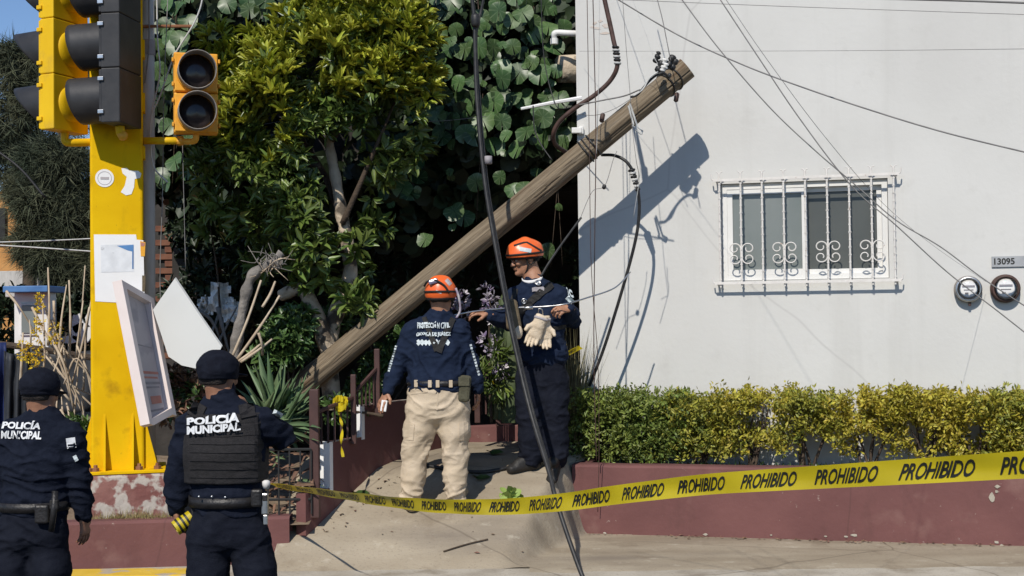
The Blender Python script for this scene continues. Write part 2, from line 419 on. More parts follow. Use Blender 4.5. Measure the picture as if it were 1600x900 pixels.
# lower side street behind the planter
tag(sheet('side_street', -30, -1.0, 12.2, 60, -0.5, M['soil'], 30, 30, lambda x, y: -.5 + .03 * noise.noise((x, y, 0))), kind='structure')
# leaf litter, bits of rubble on the pavement
lit = MB()
for i in range(190):
    k = random.random()
    if k < .62:
        t = random.random(); x = .48 + 3.4 * t; y = 10.57 - .85 * t - abs(random.gauss(0, .05)) - .02; z = 0.008
    elif k < .78:
        t = random.random(); x = -1.55 + .56 * t + abs(random.gauss(0, .06)) + .03; y = 9.5 + .9 * t - random.random() * .05; z = ramp_z(x, y) + .004
    else:
        x = random.uniform(-1.4, .1); y = random.uniform(9.2, 11.2); z = ramp_z(x, y) + .004
    s = random.uniform(.006, .02); a = random.uniform(0, 6.28)
    q = [Vector((math.cos(a + b) * s * w, math.sin(a + b) * s * w, random.uniform(.001, .012))) + Vector((x, y, z)) for b, w in ((0, 1.4), (1.6, .6), (3.14, 1.3), (4.7, .6))]
    lit.add(q, [(0, 1, 2, 3)])
tag(lit.build('leaf_litter', M['agave_dry'], fix=False), 'dry leaf litter and crumbs along the wall foot and ramp', 'litter', kind='stuff')

# ------------------------------------------------------------------ long maroon planter wall on the right
HA = math.atan2(0.85, 3.41)
UA = Vector((math.cos(HA), -math.sin(HA), 0)); NA = Vector((-math.sin(HA), -math.cos(HA), 0))   # along, outward (to the street)
A0 = Vector((0.476, 10.57, 0))
def PW(u, z, w): return A0 + UA * u + NA * w + Vector((0, 0, z))
pw = MB()
segs = 40
prof = [(-.04, 0.0), (.545, 0.0), (.56, -.012), (.566, -.03), (.566, -.15), (-.04, -.15)]
vs = []; fs = []
for i in range(segs + 1):
    u = 7.5 * i / segs
    for (z, w) in prof:
        vs.append(PW(u, z + .004 * noise.noise((u * 3, z, 0)), w + .005 * noise.noise((u * 2.5, z * 3, 7))))
n = len(prof)
for i in range(segs):
    for j in range(n - 1):
        a = i * n + j; fs.append((a, a + n, a + n + 1, a + 1))
fs += [tuple(range(n)), tuple(segs * n + j for j in reversed(range(n)))]
pw.add(vs, fs)
planter_wall = thing('planter_wall', 'long maroon painted planter wall below the hedge', 'wall', loc=(3.5, 9.8, 0))
pw.build('wall', M['maroon'], planter_wall)
MB().prism([PW(0, -.04, -.152), PW(0, .56, -.152), PW(0, .56, -.74), PW(0, -.04, -.74)], UA * .12).build('return_wall', M['maroon'], planter_wall)
sl = MB().add([PW(.1, .50, -.15), PW(7.5, .50, -.15), PW(7.5, .50, -.76), PW(.1, .50, -.76)], [(0, 1, 2, 3)])
sl.build('soil_bed', M['soil'], planter_wall)
chips = MB()
for (px, py, w, h) in ((1550, 777, 10, 18), (1558, 760, 9, 6), (1557, 768, 5, 5), (1335, 836, 12, 5), (1557, 847, 8, 5), (1102, 835, 8, 5), (1290, 838, 5, 3), (1322, 838, 7, 3), (1205, 836, 4, 3), (1565, 852, 7, 4)):
    # flaked paint patches sit on the wall face
    r = ray(px, py); t = (A0 - CAM).dot(NA) / r.dot(NA); c = CAM + r * t + NA * .0065
    k = 8; pts = []
    for j in range(k):
        a = 2 * math.pi * j / k; rr = random.uniform(.6, 1.1)
        pts.append(c + UA * (math.cos(a) * w / 400 * rr) + Vector((0, 0, math.sin(a) * h / 400 * rr)))
    chips.prism(pts, -NA * .004)
chips.build('flaked_paint', M['concrete_light'], planter_wall)

# ------------------------------------------------------------------ white house
H0 = PW(0.285, 0, -.78)                        # left front corner of the house
_r = ray(905, 450)
_t = (H0 - CAM).dot(NA) / _r.dot(NA); H0 = CAM + _r * _t; H0.z = 0
def HW(u, z, w): return H0 + UA * u + NA * w + Vector((0, 0, z))
def wall_uz(px, py, w=0.0):
    r = ray(px, py); t = (H0 + NA * w - CAM).dot(NA) / r.dot(NA); p = CAM + r * t
    return (p - H0).dot(UA), p.z
def WP(px, py, w=0.0):
    u, z = wall_uz(px, py, w); return HW(u, z, w)
house = thing('white_house', 'white painted house wall with a grilled sliding window', 'house', loc=tuple(HW(3, 0, -3)))
ou0, oz1 = wall_uz(1126, 287); ou1, oz0 = wall_uz(1390, 441)
oz1 = wall_uz(1250, 283)[1]; oz0 = wall_uz(1250, 437)[1]
hw = MB()
HX, HZ = 9.0, 6.2
for (a, b, c, d) in ((0, ou0, -.1, HZ), (ou1, HX, -.1, HZ), (ou0, ou1, -.1, oz0), (ou0, ou1, oz1, HZ)):
    hw.add([HW(a, c, 0), HW(b, c, 0), HW(b, d, 0), HW(a, d, 0)], [(0, 1, 2, 3)])
for (a, b) in (((ou0, oz0), (ou1, oz0)), ((ou1, oz0), (ou1, oz1)), ((ou1, oz1), (ou0, oz1)), ((ou0, oz1), (ou0, oz0))):
    hw.add([HW(a[0], a[1], 0), HW(b[0], b[1], 0), HW(b[0], b[1], -.16), HW(a[0], a[1], -.16)], [(0, 1, 2, 3)])
hw.add([HW(0, -.1, 0), HW(0, HZ, 0), HW(0, HZ, -7), HW(0, -.1, -7)], [(0, 1, 2, 3)])
hw.add([HW(HX, -.1, 0), HW(HX, HZ, 0), HW(HX, HZ, -7), HW(HX, -.1, -7)], [(0, 1, 2, 3)])
hw.add([HW(0, -.1, -7), HW(0, HZ, -7), HW(HX, HZ, -7), HW(HX, -.1, -7)], [(0, 1, 2, 3)])
hw.add([HW(0, HZ, 0), HW(0, HZ, -7), HW(HX, HZ, -7), HW(HX, HZ, 0)], [(0, 1, 2, 3)])
hw.build('wall', M['white_wall'], house, fix=False)
# window: outer frame, two sashes, two panes, dark sheet standing in for the dim room behind
M['pane'] = mat('grey_window_glass', (.15, .17, .16), (.21, .225, .215), .22, scale=1.2, spec=.5, c3=(.19, .20, .19), c3scale=1.6)  # lighter grey-green pane colour, slightly mottled
M['pane_dark'] = mat('dark_window_pane', (.075, .08, .074), (.105, .11, .10), .30, scale=1.2, spec=.5)  # darker grey-green pane colour
win = thing_win = MB()
def rect_ring(mb, a, b, c, d, t, w0, w1):
    "frame from (a,c) to (b,d), bar width t, between depths w0 and w1"
    for (u0, u1, z0, z1) in ((a, b, c, c + t), (a, b, d - t, d), (a, a + t, c + t, d - t), (b - t, b, c + t, d - t)):
        mb.prism([HW(u0, z0, w0), HW(u1, z0, w0), HW(u1, z1, w0), HW(u0, z1, w0)], NA * (w1 - w0))
g = .004
rect_ring(win, ou0 + g, ou1 - g, oz0 + g, oz1 - g, .045, -.12, -.03)
window = win.build('window', M['frame_white'], house)
um = (ou0 + ou1) / 2
fr1 = MB(); rect_ring(fr1, ou0 + .05, um + .03, oz0 + .05, oz1 - .05, .045, -.075, -.035); fr1.build('sash', M['frame_white'], window)
fr2 = MB(); rect_ring(fr2, um - .012, ou1 - .05, oz0 + .05, oz1 - .05, .04, -.115, -.078); fr2.build('sash', M['frame_white'], window)
def pane(u0, u1, w, m):
    MB().prism([HW(u0, oz0 + .09, w), HW(u1, oz0 + .09, w), HW(u1, oz1 - .09, w), HW(u0, oz1 - .09, w)], NA * .004).build('pane', m, window)
pane(ou0 + .09, um - .012, -.058, M['pane']); pane(um + .025, ou1 - .085, -.10, M['pane_dark'])
MB().prism([HW(ou0, oz0, -.155), HW(ou1, oz0, -.155), HW(ou1, oz1, -.155), HW(ou0, oz1, -.155)], NA * .01).build('dark_room_sheet', M['dark_gap'], window)
# wrought iron grille: nine bars, rails, fleur tips, four pairs of scrolls
GW = .082
gril = thing('window_grille', 'white wrought iron grille with scrolls over the sliding window', 'grille', loc=tuple(WP(1260, 360, GW)))
gu0, gz1 = wall_uz(1120, 286, GW); gu1, gz0 = wall_uz(1402, 434, GW)
gz1 = wall_uz(1258, 276, GW)[1]; gz0 = wall_uz(1258, 441, GW)[1]
nb = 9
zt, zb = gz1 - .005, gz0 + .004
bars_u = [gu0 + .02 + (gu1 - gu0 - .035) * i / (nb - 1) for i in range(nb)]
for i, u in enumerate(bars_u):
    b = MB()
    pts = []
    for k in range(9):
        t = k / 8
        pts.append(HW(u, zb - .035 + (zt + .055 - zb + .035) * t, GW))
    b.tube(pts, .0085, 6)
    for k in range(14):                        # twist along the bar reads as fine notches
        t = (k + .5) / 14
        b.box(HW(u, zb + (zt - zb) * t, GW), (.0185, .0185, .010), Matrix.Rotation(.6 * k, 3, 'Z'))
    for sgn in (-1, 1):                        # forked tip
        b.tube([HW(u, zt + .05, GW), HW(u + sgn * .012, zt + .068, GW), HW(u + sgn * .026, zt + .072, GW)], .005, 5)
    b.build('bar', M['white_metal'], gril)
for z in (zt, zb):
    rl = MB().prism([HW(gu0 - .03, z - .011, GW + .0105), HW(gu1 + .03, z - .011, GW + .0105), HW(gu1 + .03, z + .011, GW + .0105), HW(gu0 - .03, z + .011, GW + .0105)], NA * .009)
    for (u, sg) in ((gu0 - .03, -1), (gu1 + .03, 1)):   # little hooked ends
        rl.tube([HW(u, z, GW + .015), HW(u + sg * .012, z + .012, GW + .015), HW(u + sg * .016, z + .05, GW + .015)], .006, 6)
    rl.build('rail', M['white_metal'], gril)
    MB().prism([HW(gu0 - .01, z - .018, .002), HW(gu0 + .008, z - .018, .002), HW(gu0 + .008, z + .010, .002), HW(gu0 - .01, z + .010, .002)], NA * (GW - .012)).build('wall_bracket', M['white_metal'], gril)
    MB().prism([HW(gu1 - .008, z - .018, .002), HW(gu1 + .01, z - .018, .002), HW(gu1 + .01, z + .010, .002), HW(gu1 - .008, z + .010, .002)], NA * (GW - .012)).build('wall_bracket', M['white_metal'], gril)
zs = wall_uz(1258, 394, GW)[1]
for bi in (1, 3, 5, 7):
    for sx in (-1, 1):
        for sz in (-1, 1):
            pts = []
            for k in range(22):
                t = k / 21
                a = math.pi * (-.5) + t * math.pi * 2.15
                r = .052 * (1 - .62 * t)
                cx, cz = .058, .055
                pts.append(HW(bars_u[bi] + sx * (cx - r * math.cos(a + math.pi / 2) * 1.0), zs + sz * (cz + r * math.sin(a + math.pi / 2) * .95 - .012), GW + .001))
            pts = [HW(bars_u[bi] + sx * .006, zs, GW + .001)] + pts
            MB().tube(pts, .0055, 5).build('scroll', M['white_metal'], gril)

# electricity meters
def meter(px, py, rad, label, dark):
    c = WP(px, py, .0)
    t = thing('electricity_meter', label, 'meter', 'electricity meters on the white wall', loc=tuple(c))
    MB().lathe(c, NA, [(.002, rad * 1.02), (.045, rad * 1.02), (.05, rad * .98), (.052, rad * .80)], 36).build('base', M['grey_plastic'] if not dark else M['cable_brown'], t, True)
    MB().lathe(c, NA, [(.052, rad * .95), (.075, rad * .97), (.082, rad * .90), (.083, rad * .80), (.066, rad * .78)], 36, caps=False).build('ring', M['steel'] if not dark else M['cable_brown'], t, True)
    MB().lathe(c, NA, [(.054, rad * .78), (.070, rad * .77), (.0705, rad * .2)], 36).build('dial', M['paper'], t)
    dm = MB()
    dm.box(c + NA * .0735 + V(0, 0, rad * .22), (rad * .9, .004, rad * .14), Matrix.Rotation(-HA, 3, 'Z'))
    dm.box(c + NA * .0735 + V(0, 0, -rad * .05), (rad * .7, .004, rad * .05), Matrix.Rotation(-HA, 3, 'Z'))
    dm.box(c + NA * .0735 + V(-rad * .15, 0, -rad * .3), (rad * .25, .004, rad * .10), Matrix.Rotation(-HA, 3, 'Z'))
    dm.build('dial_print', M['sign_dark'], t)
    MB().lathe(c, NA, [(.075, rad * .79), (.10, rad * .76), (.118, rad * .6), (.124, rad * .3), (.125, .002)], 32, caps=False).build('glass_cover', M['meter_glass'], t, True)
    if not dark:
        lk = MB(); lk.box(c + NA * .05 + V(.008, 0, -rad * 1.08), (.02, .02, .045), bev=.004); lk.tube([c + NA * .055 + V(.008, 0, -rad * .9), c + NA * .06 + V(.008, 0, -rad * 1.05)], .005, 6)
        lk.build('seal_lock', M['cable_brown'], t)
    return t
def glass_mat():
    m = bpy.data.materials.new('clear_meter_glass'); m.use_nodes = True
    nt = m.node_tree; out = nt.nodes['Material Output']
    tr = nt.nodes.new('ShaderNodeBsdfTransparent'); gl = nt.nodes.new('ShaderNodeBsdfGlossy'); gl.inputs['Roughness'].default_value = .06
    fr = nt.nodes.new('ShaderNodeFresnel'); fr.inputs[0].default_value = 1.5
    ms = nt.nodes.new('ShaderNodeMixShader'); nt.links.new(fr.outputs[0], ms.inputs[0]); nt.links.new(tr.outputs[0], ms.inputs[1]); nt.links.new(gl.outputs[0], ms.inputs[2])
    nt.links.new(ms.outputs[0], out.inputs[0]); return m
M['meter_glass'] = glass_mat()
meter(1512, 452, .108, 'round electricity meter with a steel ring, nearer the window', False)
meter(1570, 451, .114, 'round electricity meter with a dark brown case below the number plate', True)
# the service wire runs along the wall between the meters
# house number plate
def text_mesh(body, size=1.0, extrude=0.0, offset=0.0, space=1.0):
    cu = bpy.data.curves.new('txt', 'FONT'); cu.body = body; cu.size = size; cu.extrude = extrude; cu.offset = offset; cu.space_character = space; cu.resolution_u = 3
    o = bpy.data.objects.new('txt', cu); C.objects.link(o)
    dg = bpy.context.evaluated_depsgraph_get(); dg.update()
    me = bpy.data.meshes.new_from_object(o.evaluated_get(dg))
    bpy.data.objects.remove(o); bpy.data.curves.remove(cu)
    vs = np.array([v.co[:] for v in me.vertices]); fs = [tuple(p.vertices) for p in me.polygons]
    bpy.data.meshes.remove(me)
    return vs, fs
def fit01(vs):
    lo = vs[:, :2].min(0); hi = vs[:, :2].max(0)
    return (vs[:, :2] - lo) / (hi - lo)
npl = thing('house_number_plate', 'grey number plate above the right electricity meter', 'plate', loc=tuple(WP(1580, 408, 0)))
u0, z1 = wall_uz(1549, 401); u1, z0 = wall_uz(1622, 416)
MB().prism([HW(u0, z0, .003), HW(u1, z0, .003), HW(u1, z1, .003), HW(u0, z1, .003)], NA * .012).build('plate', mat('grey_plate_paint', (.30, .31, .32), (.36, .37, .38), .5, scale=8), npl)
vs, fs = text_mesh('13095', offset=.03); q = fit01(vs)
ua, za = wall_uz(1553, 414); ub, zb_ = wall_uz(1585, 403)
MB().add([HW(ua + (ub - ua) * a, za + (zb_ - za) * b, .0165) for a, b in q], fs).build('number', M['tape_ink'], npl, fix=False)
# wall stains: exposed patch of old render up near the corner
st = thing('plaster_scar', 'rusty scraped plaster patches near the top corner of the white wall', 'stain', loc=tuple(WP(945, 42, 0)))
for (px, py, w, h) in ((948, 40, 9, 4), (934, 44, 7, 3), (938, 33, 5, 3), (944, 52, 12, 2.5), (925, 42, 4, 2), (929, 36, 4, 3)):
    c = WP(px, py, .003); pts = []
    for j in range(9):
        a = 2 * math.pi * j / 9; rr = random.uniform(.5, 1.1)
        pts.append(c + UA * math.cos(a) * w / 180 * rr + V(0, 0, math.sin(a) * h / 180 * rr))
    MB().prism(pts, -NA * .002).build('scar', mat('scraped_render', (.52, .44, .38), (.56, .51, .46), .9, scale=20), st)
# things that stick out of the house's left side
lg = thing('roof_log', 'pale wooden log end sticking out beside the white wall', 'log', loc=tuple(P(890, 108, 11.7)))
a = P(873, 108, 11.75); b = P(965, 106, 11.95)
MB().tube(spline([a, a.lerp(b, .5), b], 4), [.125, .128, .13, .13, .13, .13, .13, .13, .13], 18).build('log', M['bark'], lg, True)
pp = thing('drain_pipe', 'short white drain pipe stub at the house corner', 'pipe', loc=tuple(P(880, 54, 11.5)))
MB().tube(spline([P(866, 62, 11.5), P(866, 53, 11.48), P(872, 51, 11.48), P(890, 52, 11.45), P(915, 53, 11.5)], 4), .028, 10).build('pipe', M['frame_white'], pp, True)
MB().lathe(P(866, 64, 11.5), (0, 0, 1), [(-.03, .036), (.02, .036)], 12).build('collar', M['frame_white'], pp)
bt = MB()
bt.tube([P(814, 170, 11.2), P(860, 161, 11.2), P(909, 153, 11.2)], [.012, .016, .018], 6)
tag(bt.build('batten', M['white_cloth']), 'thin white batten sticking out left of the white wall', 'batten')
stub = MB(); stub.box(P(901, 204, 11.3), (.09, .05, .05), bev=.006); stub.box(P(908, 204, 11.33), (.04, .08, .07), bev=.006)
tag(stub.build('wall_bracket', M['frame_white']), 'small white bracket at the house corner above the pole', 'bracket')
# ------------------------------------------------------------------ low planter on the left and the stepped wall beside the ramp
lp = thing('low_planter', 'low maroon planter wall in front of the yellow column', 'planter', loc=(-3.2, 9.35, 0))
Lf = [Vector((-7.5, 9.10, 0)), Vector((-3.9, 9.21, 0)), Vector((-1.66, 9.46, 0))]
w = MB()
for a, b in zip(Lf[:-1], Lf[1:]):
    n = int((b - a).length / .12)
    for i in range(n):
        p, q = a.lerp(b, i / n), a.lerp(b, (i + 1) / n)
        def off(p, z): return .006 * noise.noise((p.x * 4, z * 4, 2))
        dv = V(0, 1, 0)
        cols = []
        for pt in (p, q):
            cols.append([pt + dv * off(pt, -.08) + V(0, 0, -.08), pt + dv * off(pt, .1) + V(0, 0, .12), pt + dv * off(pt, .3) + V(0, 0, .315), pt + dv * .02 + V(0, 0, .335), pt + dv * .15 + V(0, 0, .335), pt + dv * .15 + V(0, 0, -.08)])
        w.add(cols[0] + cols[1], [(k, k + 6, k + 7, k + 1) for k in range(5)])
w.build('wall', M['maroon'], lp)
sb = sheet('soil_bed', -7.5, -1.52, 9.25, 12.3, 0, M['soil'], 50, 26, lambda x, y: .285 + .03 * noise.noise((x * 2, y * 2, 3)) + max(0, (y - 10.2)) * .10 if y > 9.34 else .27)

for v in sb.data.vertices: v.co.y += (v.co.x + 1.66) * .11 + .22
sb.parent = lp; sb.matrix_parent_inverse = Matrix.Translation(-lp.location)

Q0, Q1, Q2 = Vector((-1.55, 9.53, 0)), Vector((-1.13, 10.42, 0)), Vector((-.42, 11.95, 0))
def QL(t): return Q0.lerp(Q1, t) if t <= 1 else Q1.lerp(Q2, t - 1)
rw = thing('ramp_wall', 'stepped maroon wall with white painted step ends beside the ramp', 'wall', loc=(-1.2, 10.1, 0))
def wall_piece(t0, t1, top, name='wall_step'):
    ts = [t0] + ([1.0] if t0 < 1 < t1 else []) + [t1]
    m_ = MB()
    th = .085
    for a, b in zip(ts[:-1], ts[1:]):
        p, q = QL(a), QL(b); dv = (q - p).normalized(); nr = Vector((-dv.y, dv.x, 0))
        base = [p, q, q + nr * th, p + nr * th]
        m_.add([v + V(0, 0, -.05) for v in base] + [v + V(0, 0, top) for v in base], [(0, 1, 5, 4), (1, 2, 6, 5), (2, 3, 7, 6), (3, 0, 4, 7), (4, 5, 6, 7)])
    m_.build(name, M['maroon'], rw)
    return QL(t0), (QL(min(t1, 1)) - QL(t0)).normalized()
for (t0, t1, top, prev) in ((0, .33, .49, None), (.3305, .80, .839, .47), (.8005, 1.35, 1.09, .82), (1.3505, 1.999, .92, None)):
    p, dv = wall_piece(t0, t1, top)
    nr = Vector((-dv.y, dv.x, 0))
    if prev:                                    # white painted end of the step and white edge line on its top
        MB().prism([p - dv * .004 + V(0, 0, prev) - nr * .003, p - dv * .004 + nr * .088 + V(0, 0, prev), p - dv * .004 + nr * .088 + V(0, 0, top + .004), p - dv * .004 - nr * .003 + V(0, 0, top + .004)], dv * .045).build('white_step_end', M['paper'], rw)
        q = QL(t1); MB().prism([p + V(0, 0, top), q + V(0, 0, top), q + nr * .03 + V(0, 0, top), p + nr * .03 + V(0, 0, top)], V(0, 0, .004)).build('white_edge', M['concrete_light'], rw)
st2 = MB(); st2.box((.17, 12.04, .38), (1.18, .16, .80), bev=.008)
tag(st2.build('terrace_step', M['maroon']), 'maroon step at the back of the ramp behind the rescuers', 'step')

fn = thing('railing', 'maroon iron railing on the stepped ramp wall', 'railing', loc=(-1.3, 9.9, .6))
fmat = mat('maroon_iron_paint', (.055, .026, .023), (.08, .038, .033), .6, scale=10)
def pipe_post(px, y0, z0, d, wdt=.07):
    t = P(px, y0, d)
    b = MB().box(((t.x), t.y, (t.z + z0) / 2), (wdt, wdt, t.z - z0), bev=.006)
    b.build('post', fmat, fn); return t
tp = [pipe_post(491, 608, .3, 9.62, .070), pipe_post(552, 585, .8, 10.08, .042), pipe_post(589, 545, 1.0, 10.36, .045), pipe_post(745, 560, .85, 11.4, .05), pipe_post(778, 575, .8, 11.62, .05)]
def rail(a, b, dz, r=.016): MB().tube([a + V(0, 0, dz), b + V(0, 0, dz)], r, 6).build('rail', fmat, fn)
rail(tp[0], tp[1], -.18); rail(tp[1], tp[2], -.15); rail(tp[3], tp[4], -.05)
def balusters(a, b, n, z0, dz):
    for i in range(1, n):
        p = a.lerp(b, i / n)
        MB().box((p.x, p.y, (z0 + p.z + dz) / 2), (.014, .014, p.z + dz - z0)).build('baluster', fmat, fn)
balusters(tp[0], tp[1], 6, .84, -.18); balusters(tp[1], tp[2], 6, 1.09, -.15); balusters(tp[3], tp[4], 5, .92, -.05)
# fence on the front planter, before the agave
ff = thing('planter_fence', 'low dark iron fence on the planter in front of the agave', 'fence', loc=(-1.8, 9.5, .34))
a = P(405, 700, 9.50); b = P(480, 700, 9.56)
for y in (702, 780):
    a2 = P(300, y + 2, 9.44); b2 = P(486, y, 9.57); MB().tube([a2, b2], .011, 6).build('rail', M['rubber'], ff)
for i in range(12):
    t = i / 11; p = P(300 + 186 * t, 702, 9.44 + .13 * t)
    MB().box((p.x, p.y, (p.z + .335) / 2), (.011, .011, p.z - .335)).build('baluster', M['rubber'], ff)

# ------------------------------------------------------------------ yellow column with its pedestal
CD = 9.66
cz0 = P(190, 737, CD).z
ped = thing('column_pedestal', 'weathered concrete pedestal with flaking maroon paint under the yellow column', 'pedestal', loc=(P(192, 740, CD).x, CD, .3))
pcx = P(196, 740, CD).x
pm = MB(); pm.box((pcx, CD + .18, (cz0 + .22) / 2 + .0), (.66, .58, cz0 - .22 - .012), bev=.025)
pm.build('block', M['maroon_old'], ped)
col = thing('traffic_column', 'thick yellow steel column carrying the traffic signals', 'column', loc=(pcx, CD + .18, cz0))
xl = P(146, 420, CD).x; xr = P(223, 420, CD).x; cxm = (xl + xr) / 2; cw = xr - xl
cb = MB()
cw *= 1.03
cb.box((cxm, CD + cw / 2, cz0 + 2.6), (cw, cw, 5.2), bev=.018)
cb.build('shaft', M['column_yellow'], col)
MB().box((pcx, CD + .17, cz0 + .004), (.60, .56, .024), bev=.004).build('base_plate', M['column_yellow'], col)
gz = .46
for (x, sx) in ((xl, -1), (xr, 1)):
    for y in (CD + .03, CD + cw - .03):
        MB().prism([(x - sx * .004, y, cz0 + .016), (x + sx * .10, y, cz0 + .016), (x + sx * .09, y, cz0 + .08), (x - sx * .004, y, cz0 + gz)], (0, .018, 0)).build('gusset', M['column_yellow'], col)
for x in (xl + .085, xr - .085):
    MB().prism([(x, CD + .004, cz0 + .016), (x, CD - .075, cz0 + .016), (x, CD - .07, cz0 + .06), (x, CD + .004, cz0 + gz)], (.016, 0, 0)).build('gusset', M['column_yellow'], col)
for x in (pcx - .25, xl + .03, xr - .03, pcx + .24):
    MB().lathe((x, CD - .06, cz0 + .012), (0, 0, 1), [(0, .028), (.028, .028), (.03, .016), (.05, .015), (.052, .0)], 6).build('bolt', M['amber'], col)
for (y0, y1) in ((58, 86), (142, 172), (226, 246)):
    a = P(222, y0, CD); b = P(222, y1, CD)
    MB().box((xr + .008, CD + .09, (a.z + b.z) / 2), (.03, .12, a.z - b.z), bev=.004).build('lug', M['column_yellow'], col)
# posters and stickers on the column face
def px_poly(pts, d, th, m, name, parent=None):
    return MB().prism([P(x, y, d) for x, y in pts], (0, th, 0)).build(name, m, parent)
po = thing('poster', 'white paper notice with a faint picture pasted on the yellow column', 'poster', loc=tuple(P(187, 420, CD)))
px_poly([(150, 367), (213, 366), (214, 374), (224, 375), (226, 470), (190, 473), (152, 471)], CD - .003, .0025, M['paper'], 'sheet', po)
px_poly([(160, 383), (209, 381), (210, 424), (161, 426)], CD - .0045, .001, mat('faded_photo_print', (.64, .65, .66), (.76, .77, .78), .7, scale=14, c3=(.40, .40, .41), c3scale=9, c3lo=.60, c3hi=.66), 'picture', po)
px_poly([(184, 384), (209, 382), (209, 393), (200, 391)], CD - .0060, .001, mat('blue_print', (.08, .20, .42), (.10, .25, .5), .7), 'blue_print', po)
px_poly([(207, 393), (209, 393), (209, 420), (207, 420)], CD - .0060, .001, M['roof_blue'], 'blue_print', po)
rp = thing('torn_flyer', 'narrow torn flyer with red and yellow print at the column edge', 'flyer', loc=tuple(P(224, 400, CD)))
px_poly([(219, 376), (227, 378), (226, 400), (220, 400)], CD - .0062, .001, M['signal_orange'], 'print', rp)
px_poly([(220, 378), (226, 379), (225, 384), (220, 384)], CD - .0076, .001, M['sign_red'], 'red_print', rp)
px_poly([(222, 430), (227, 430), (226, 455), (222, 455)], CD - .0062, .001, M['suede'], 'brown_print', rp)
sk = thing('round_sticker', 'round white sticker on the yellow column under the signals', 'sticker', loc=tuple(P(166, 279, CD)))
c = P(166, 279, CD - .002)
MB().lathe(c, (0, -1, 0), [(0, .068), (.0015, .068)], 28).build('disc', M['paper'], sk)
MB().lathe(c + V(0, -.0016, 0), (0, -1, 0), [(0, .052), (.001, .052), (.001, .047), (0, .047)], 28, caps=False).build('ring_print', M['sign_panel'], sk)
MB().box(c + V(0, -.003, 0), (.06, .002, .018)).build('print', M['sign_panel'], sk)
tr_ = px_poly([(191, 263), (199, 262), (203, 266), (216, 266), (221, 270), (219, 277), (211, 279), (210, 292), (206, 303), (198, 305), (190, 300), (196, 290), (199, 276), (193, 271)], CD - .003, .0015, M['paper'], 'torn_sticker')
tag(tr_, 'ragged remains of a torn white sticker beside the round one', 'sticker')

# the column is turned square to the street corner; what is pasted on it turns with it
_pv = Matrix.Translation(col.location + Vector((-.055, 0, 0))) @ Matrix.Rotation(R(15), 4, 'Z') @ Matrix.Translation(-col.location)
for o_ in (col, ped, po, rp, sk):
    o_.location = _pv @ o_.location; o_.rotation_euler.z = R(15)
tr_.matrix_world = _pv
# ------------------------------------------------------------------ traffic signals
def visor(c, f, up, r, ln, m, parent, cut=True, th=.006, dr=.0):
    "tunnel visor: open tube along f; the underside is cut away along a curve"
    f = f.normalized(); up = (up - f * up.dot(f)).normalized(); s = f.cross(up)
    n, k = 26, 7; mb = MB(); idx = []
    for shell in (0, 1):
        rr = r - th * shell
        rows = []
        for i in range(n + 1):
            a = 2 * math.pi * i / n
            below = .5 - .5 * math.cos(a)                 # 0 on top, 1 underneath
            L_ = ln * (1 - (.93 * below ** .85 if cut else .28 * below))
            row = []
            for j in range(k + 1):
                t = j / k
                mb.v.append(tuple(c + f * (L_ * t) + (up * math.cos(a) + s * math.sin(a)) * (rr + dr * t) - up * (.03 * L_ * t)))
                row.append(len(mb.v) - 1)
            rows.append(row)
        idx.append(rows)
        for i in range(n):
            for j in range(k):
                q = (rows[i][j], rows[i + 1][j], rows[i + 1][j + 1], rows[i][j + 1])
                mb.f.append(q if shell == 0 else q[::-1])
    for i in range(n):
        mb.f.append((idx[0][i][k], idx[0][i + 1][k], idx[1][i + 1][k], idx[1][i][k]))
    return mb.build('visor', m, parent, True)

def signal(name, label, base_px, base_d, f, pitch, wdt, dep, nsec, mh, mv, r, ln, dome, cut=True, group='traffic signals on the yellow column', mring=None):
    base = P(base_px[0], base_px[1], base_d)              # bottom centre of the housing
    f = Vector(f).normalized(); up = V(0, 0, 1); s = f.cross(up)
    t = thing(name, label, 'traffic signal', group, loc=tuple(base))
    rot = Matrix((s, f, up)).transposed()
    for i in range(nsec):
        cz = base + up * (pitch * (i + .5))
        sec = MB(); sec.box(cz, (wdt, dep, pitch - .003), rot, bev=.008).build('section', mh, t)
        MB().box(cz + f * (dep / 2 + .008), (wdt * .97, .020, pitch - .02), rot, bev=.006).build('door', mh, t)
        lc = cz + f * (dep / 2 + .018)
        MB().lathe(lc, f, [(0, r * 1.0), (.012, r * .99), (.03, r * .75), (.04, r * .4), (.043, .001)], 28, caps=False).build('lens', M['lens'], t, True)
        if mring is not None:
            MB().lathe(lc, f, [(0, r * 1.10), (.02, r * 1.10), (.022, r * 1.0), (.0, r * .99)], 28, caps=False).build('lens_ring', mring, t, True)
        visor(lc - f * .004, f, up, r * 1.05, ln, mv, t, cut)
        for sx in (-1, 1):                                # hinges and latches
            for dz in (-.30, .30):
                hb = MB(); hb.box(cz + s * (sx * (wdt / 2 + .008)) + f * (dep / 2 - .004) + up * (dz * pitch), (.016, .045, .030), rot, bev=.004)
                hb.build('latch', M['steel'] if mh is M['black_plastic'] else mh, t)
        if dome:
            MB().lathe(cz - f * (dep / 2 - .004), -f, [(0, r * .82), (.014, r * .78), (.028, r * .56), (.033, r * .25), (.035, .001)], 24, caps=False).build('back_dome', mh, t, True)
    return t, base, f, s
sigB = signal('traffic_signal', 'black three-lamp traffic signal facing left, nearest the camera', (190, 197), 9.40, (-1, .16, 0), .400, .36, .145, 3, M['black_plastic'], M['black_plastic'], .165, .30, False, cut=False)
sigA = signal('traffic_signal', 'yellow-backed traffic signal with black visors at the far left', (101, 207), 9.62, (-.93, .40, 0), .415, .37, .13, 3, M['signal_yellow'], M['black_plastic'], .165, .37, True)
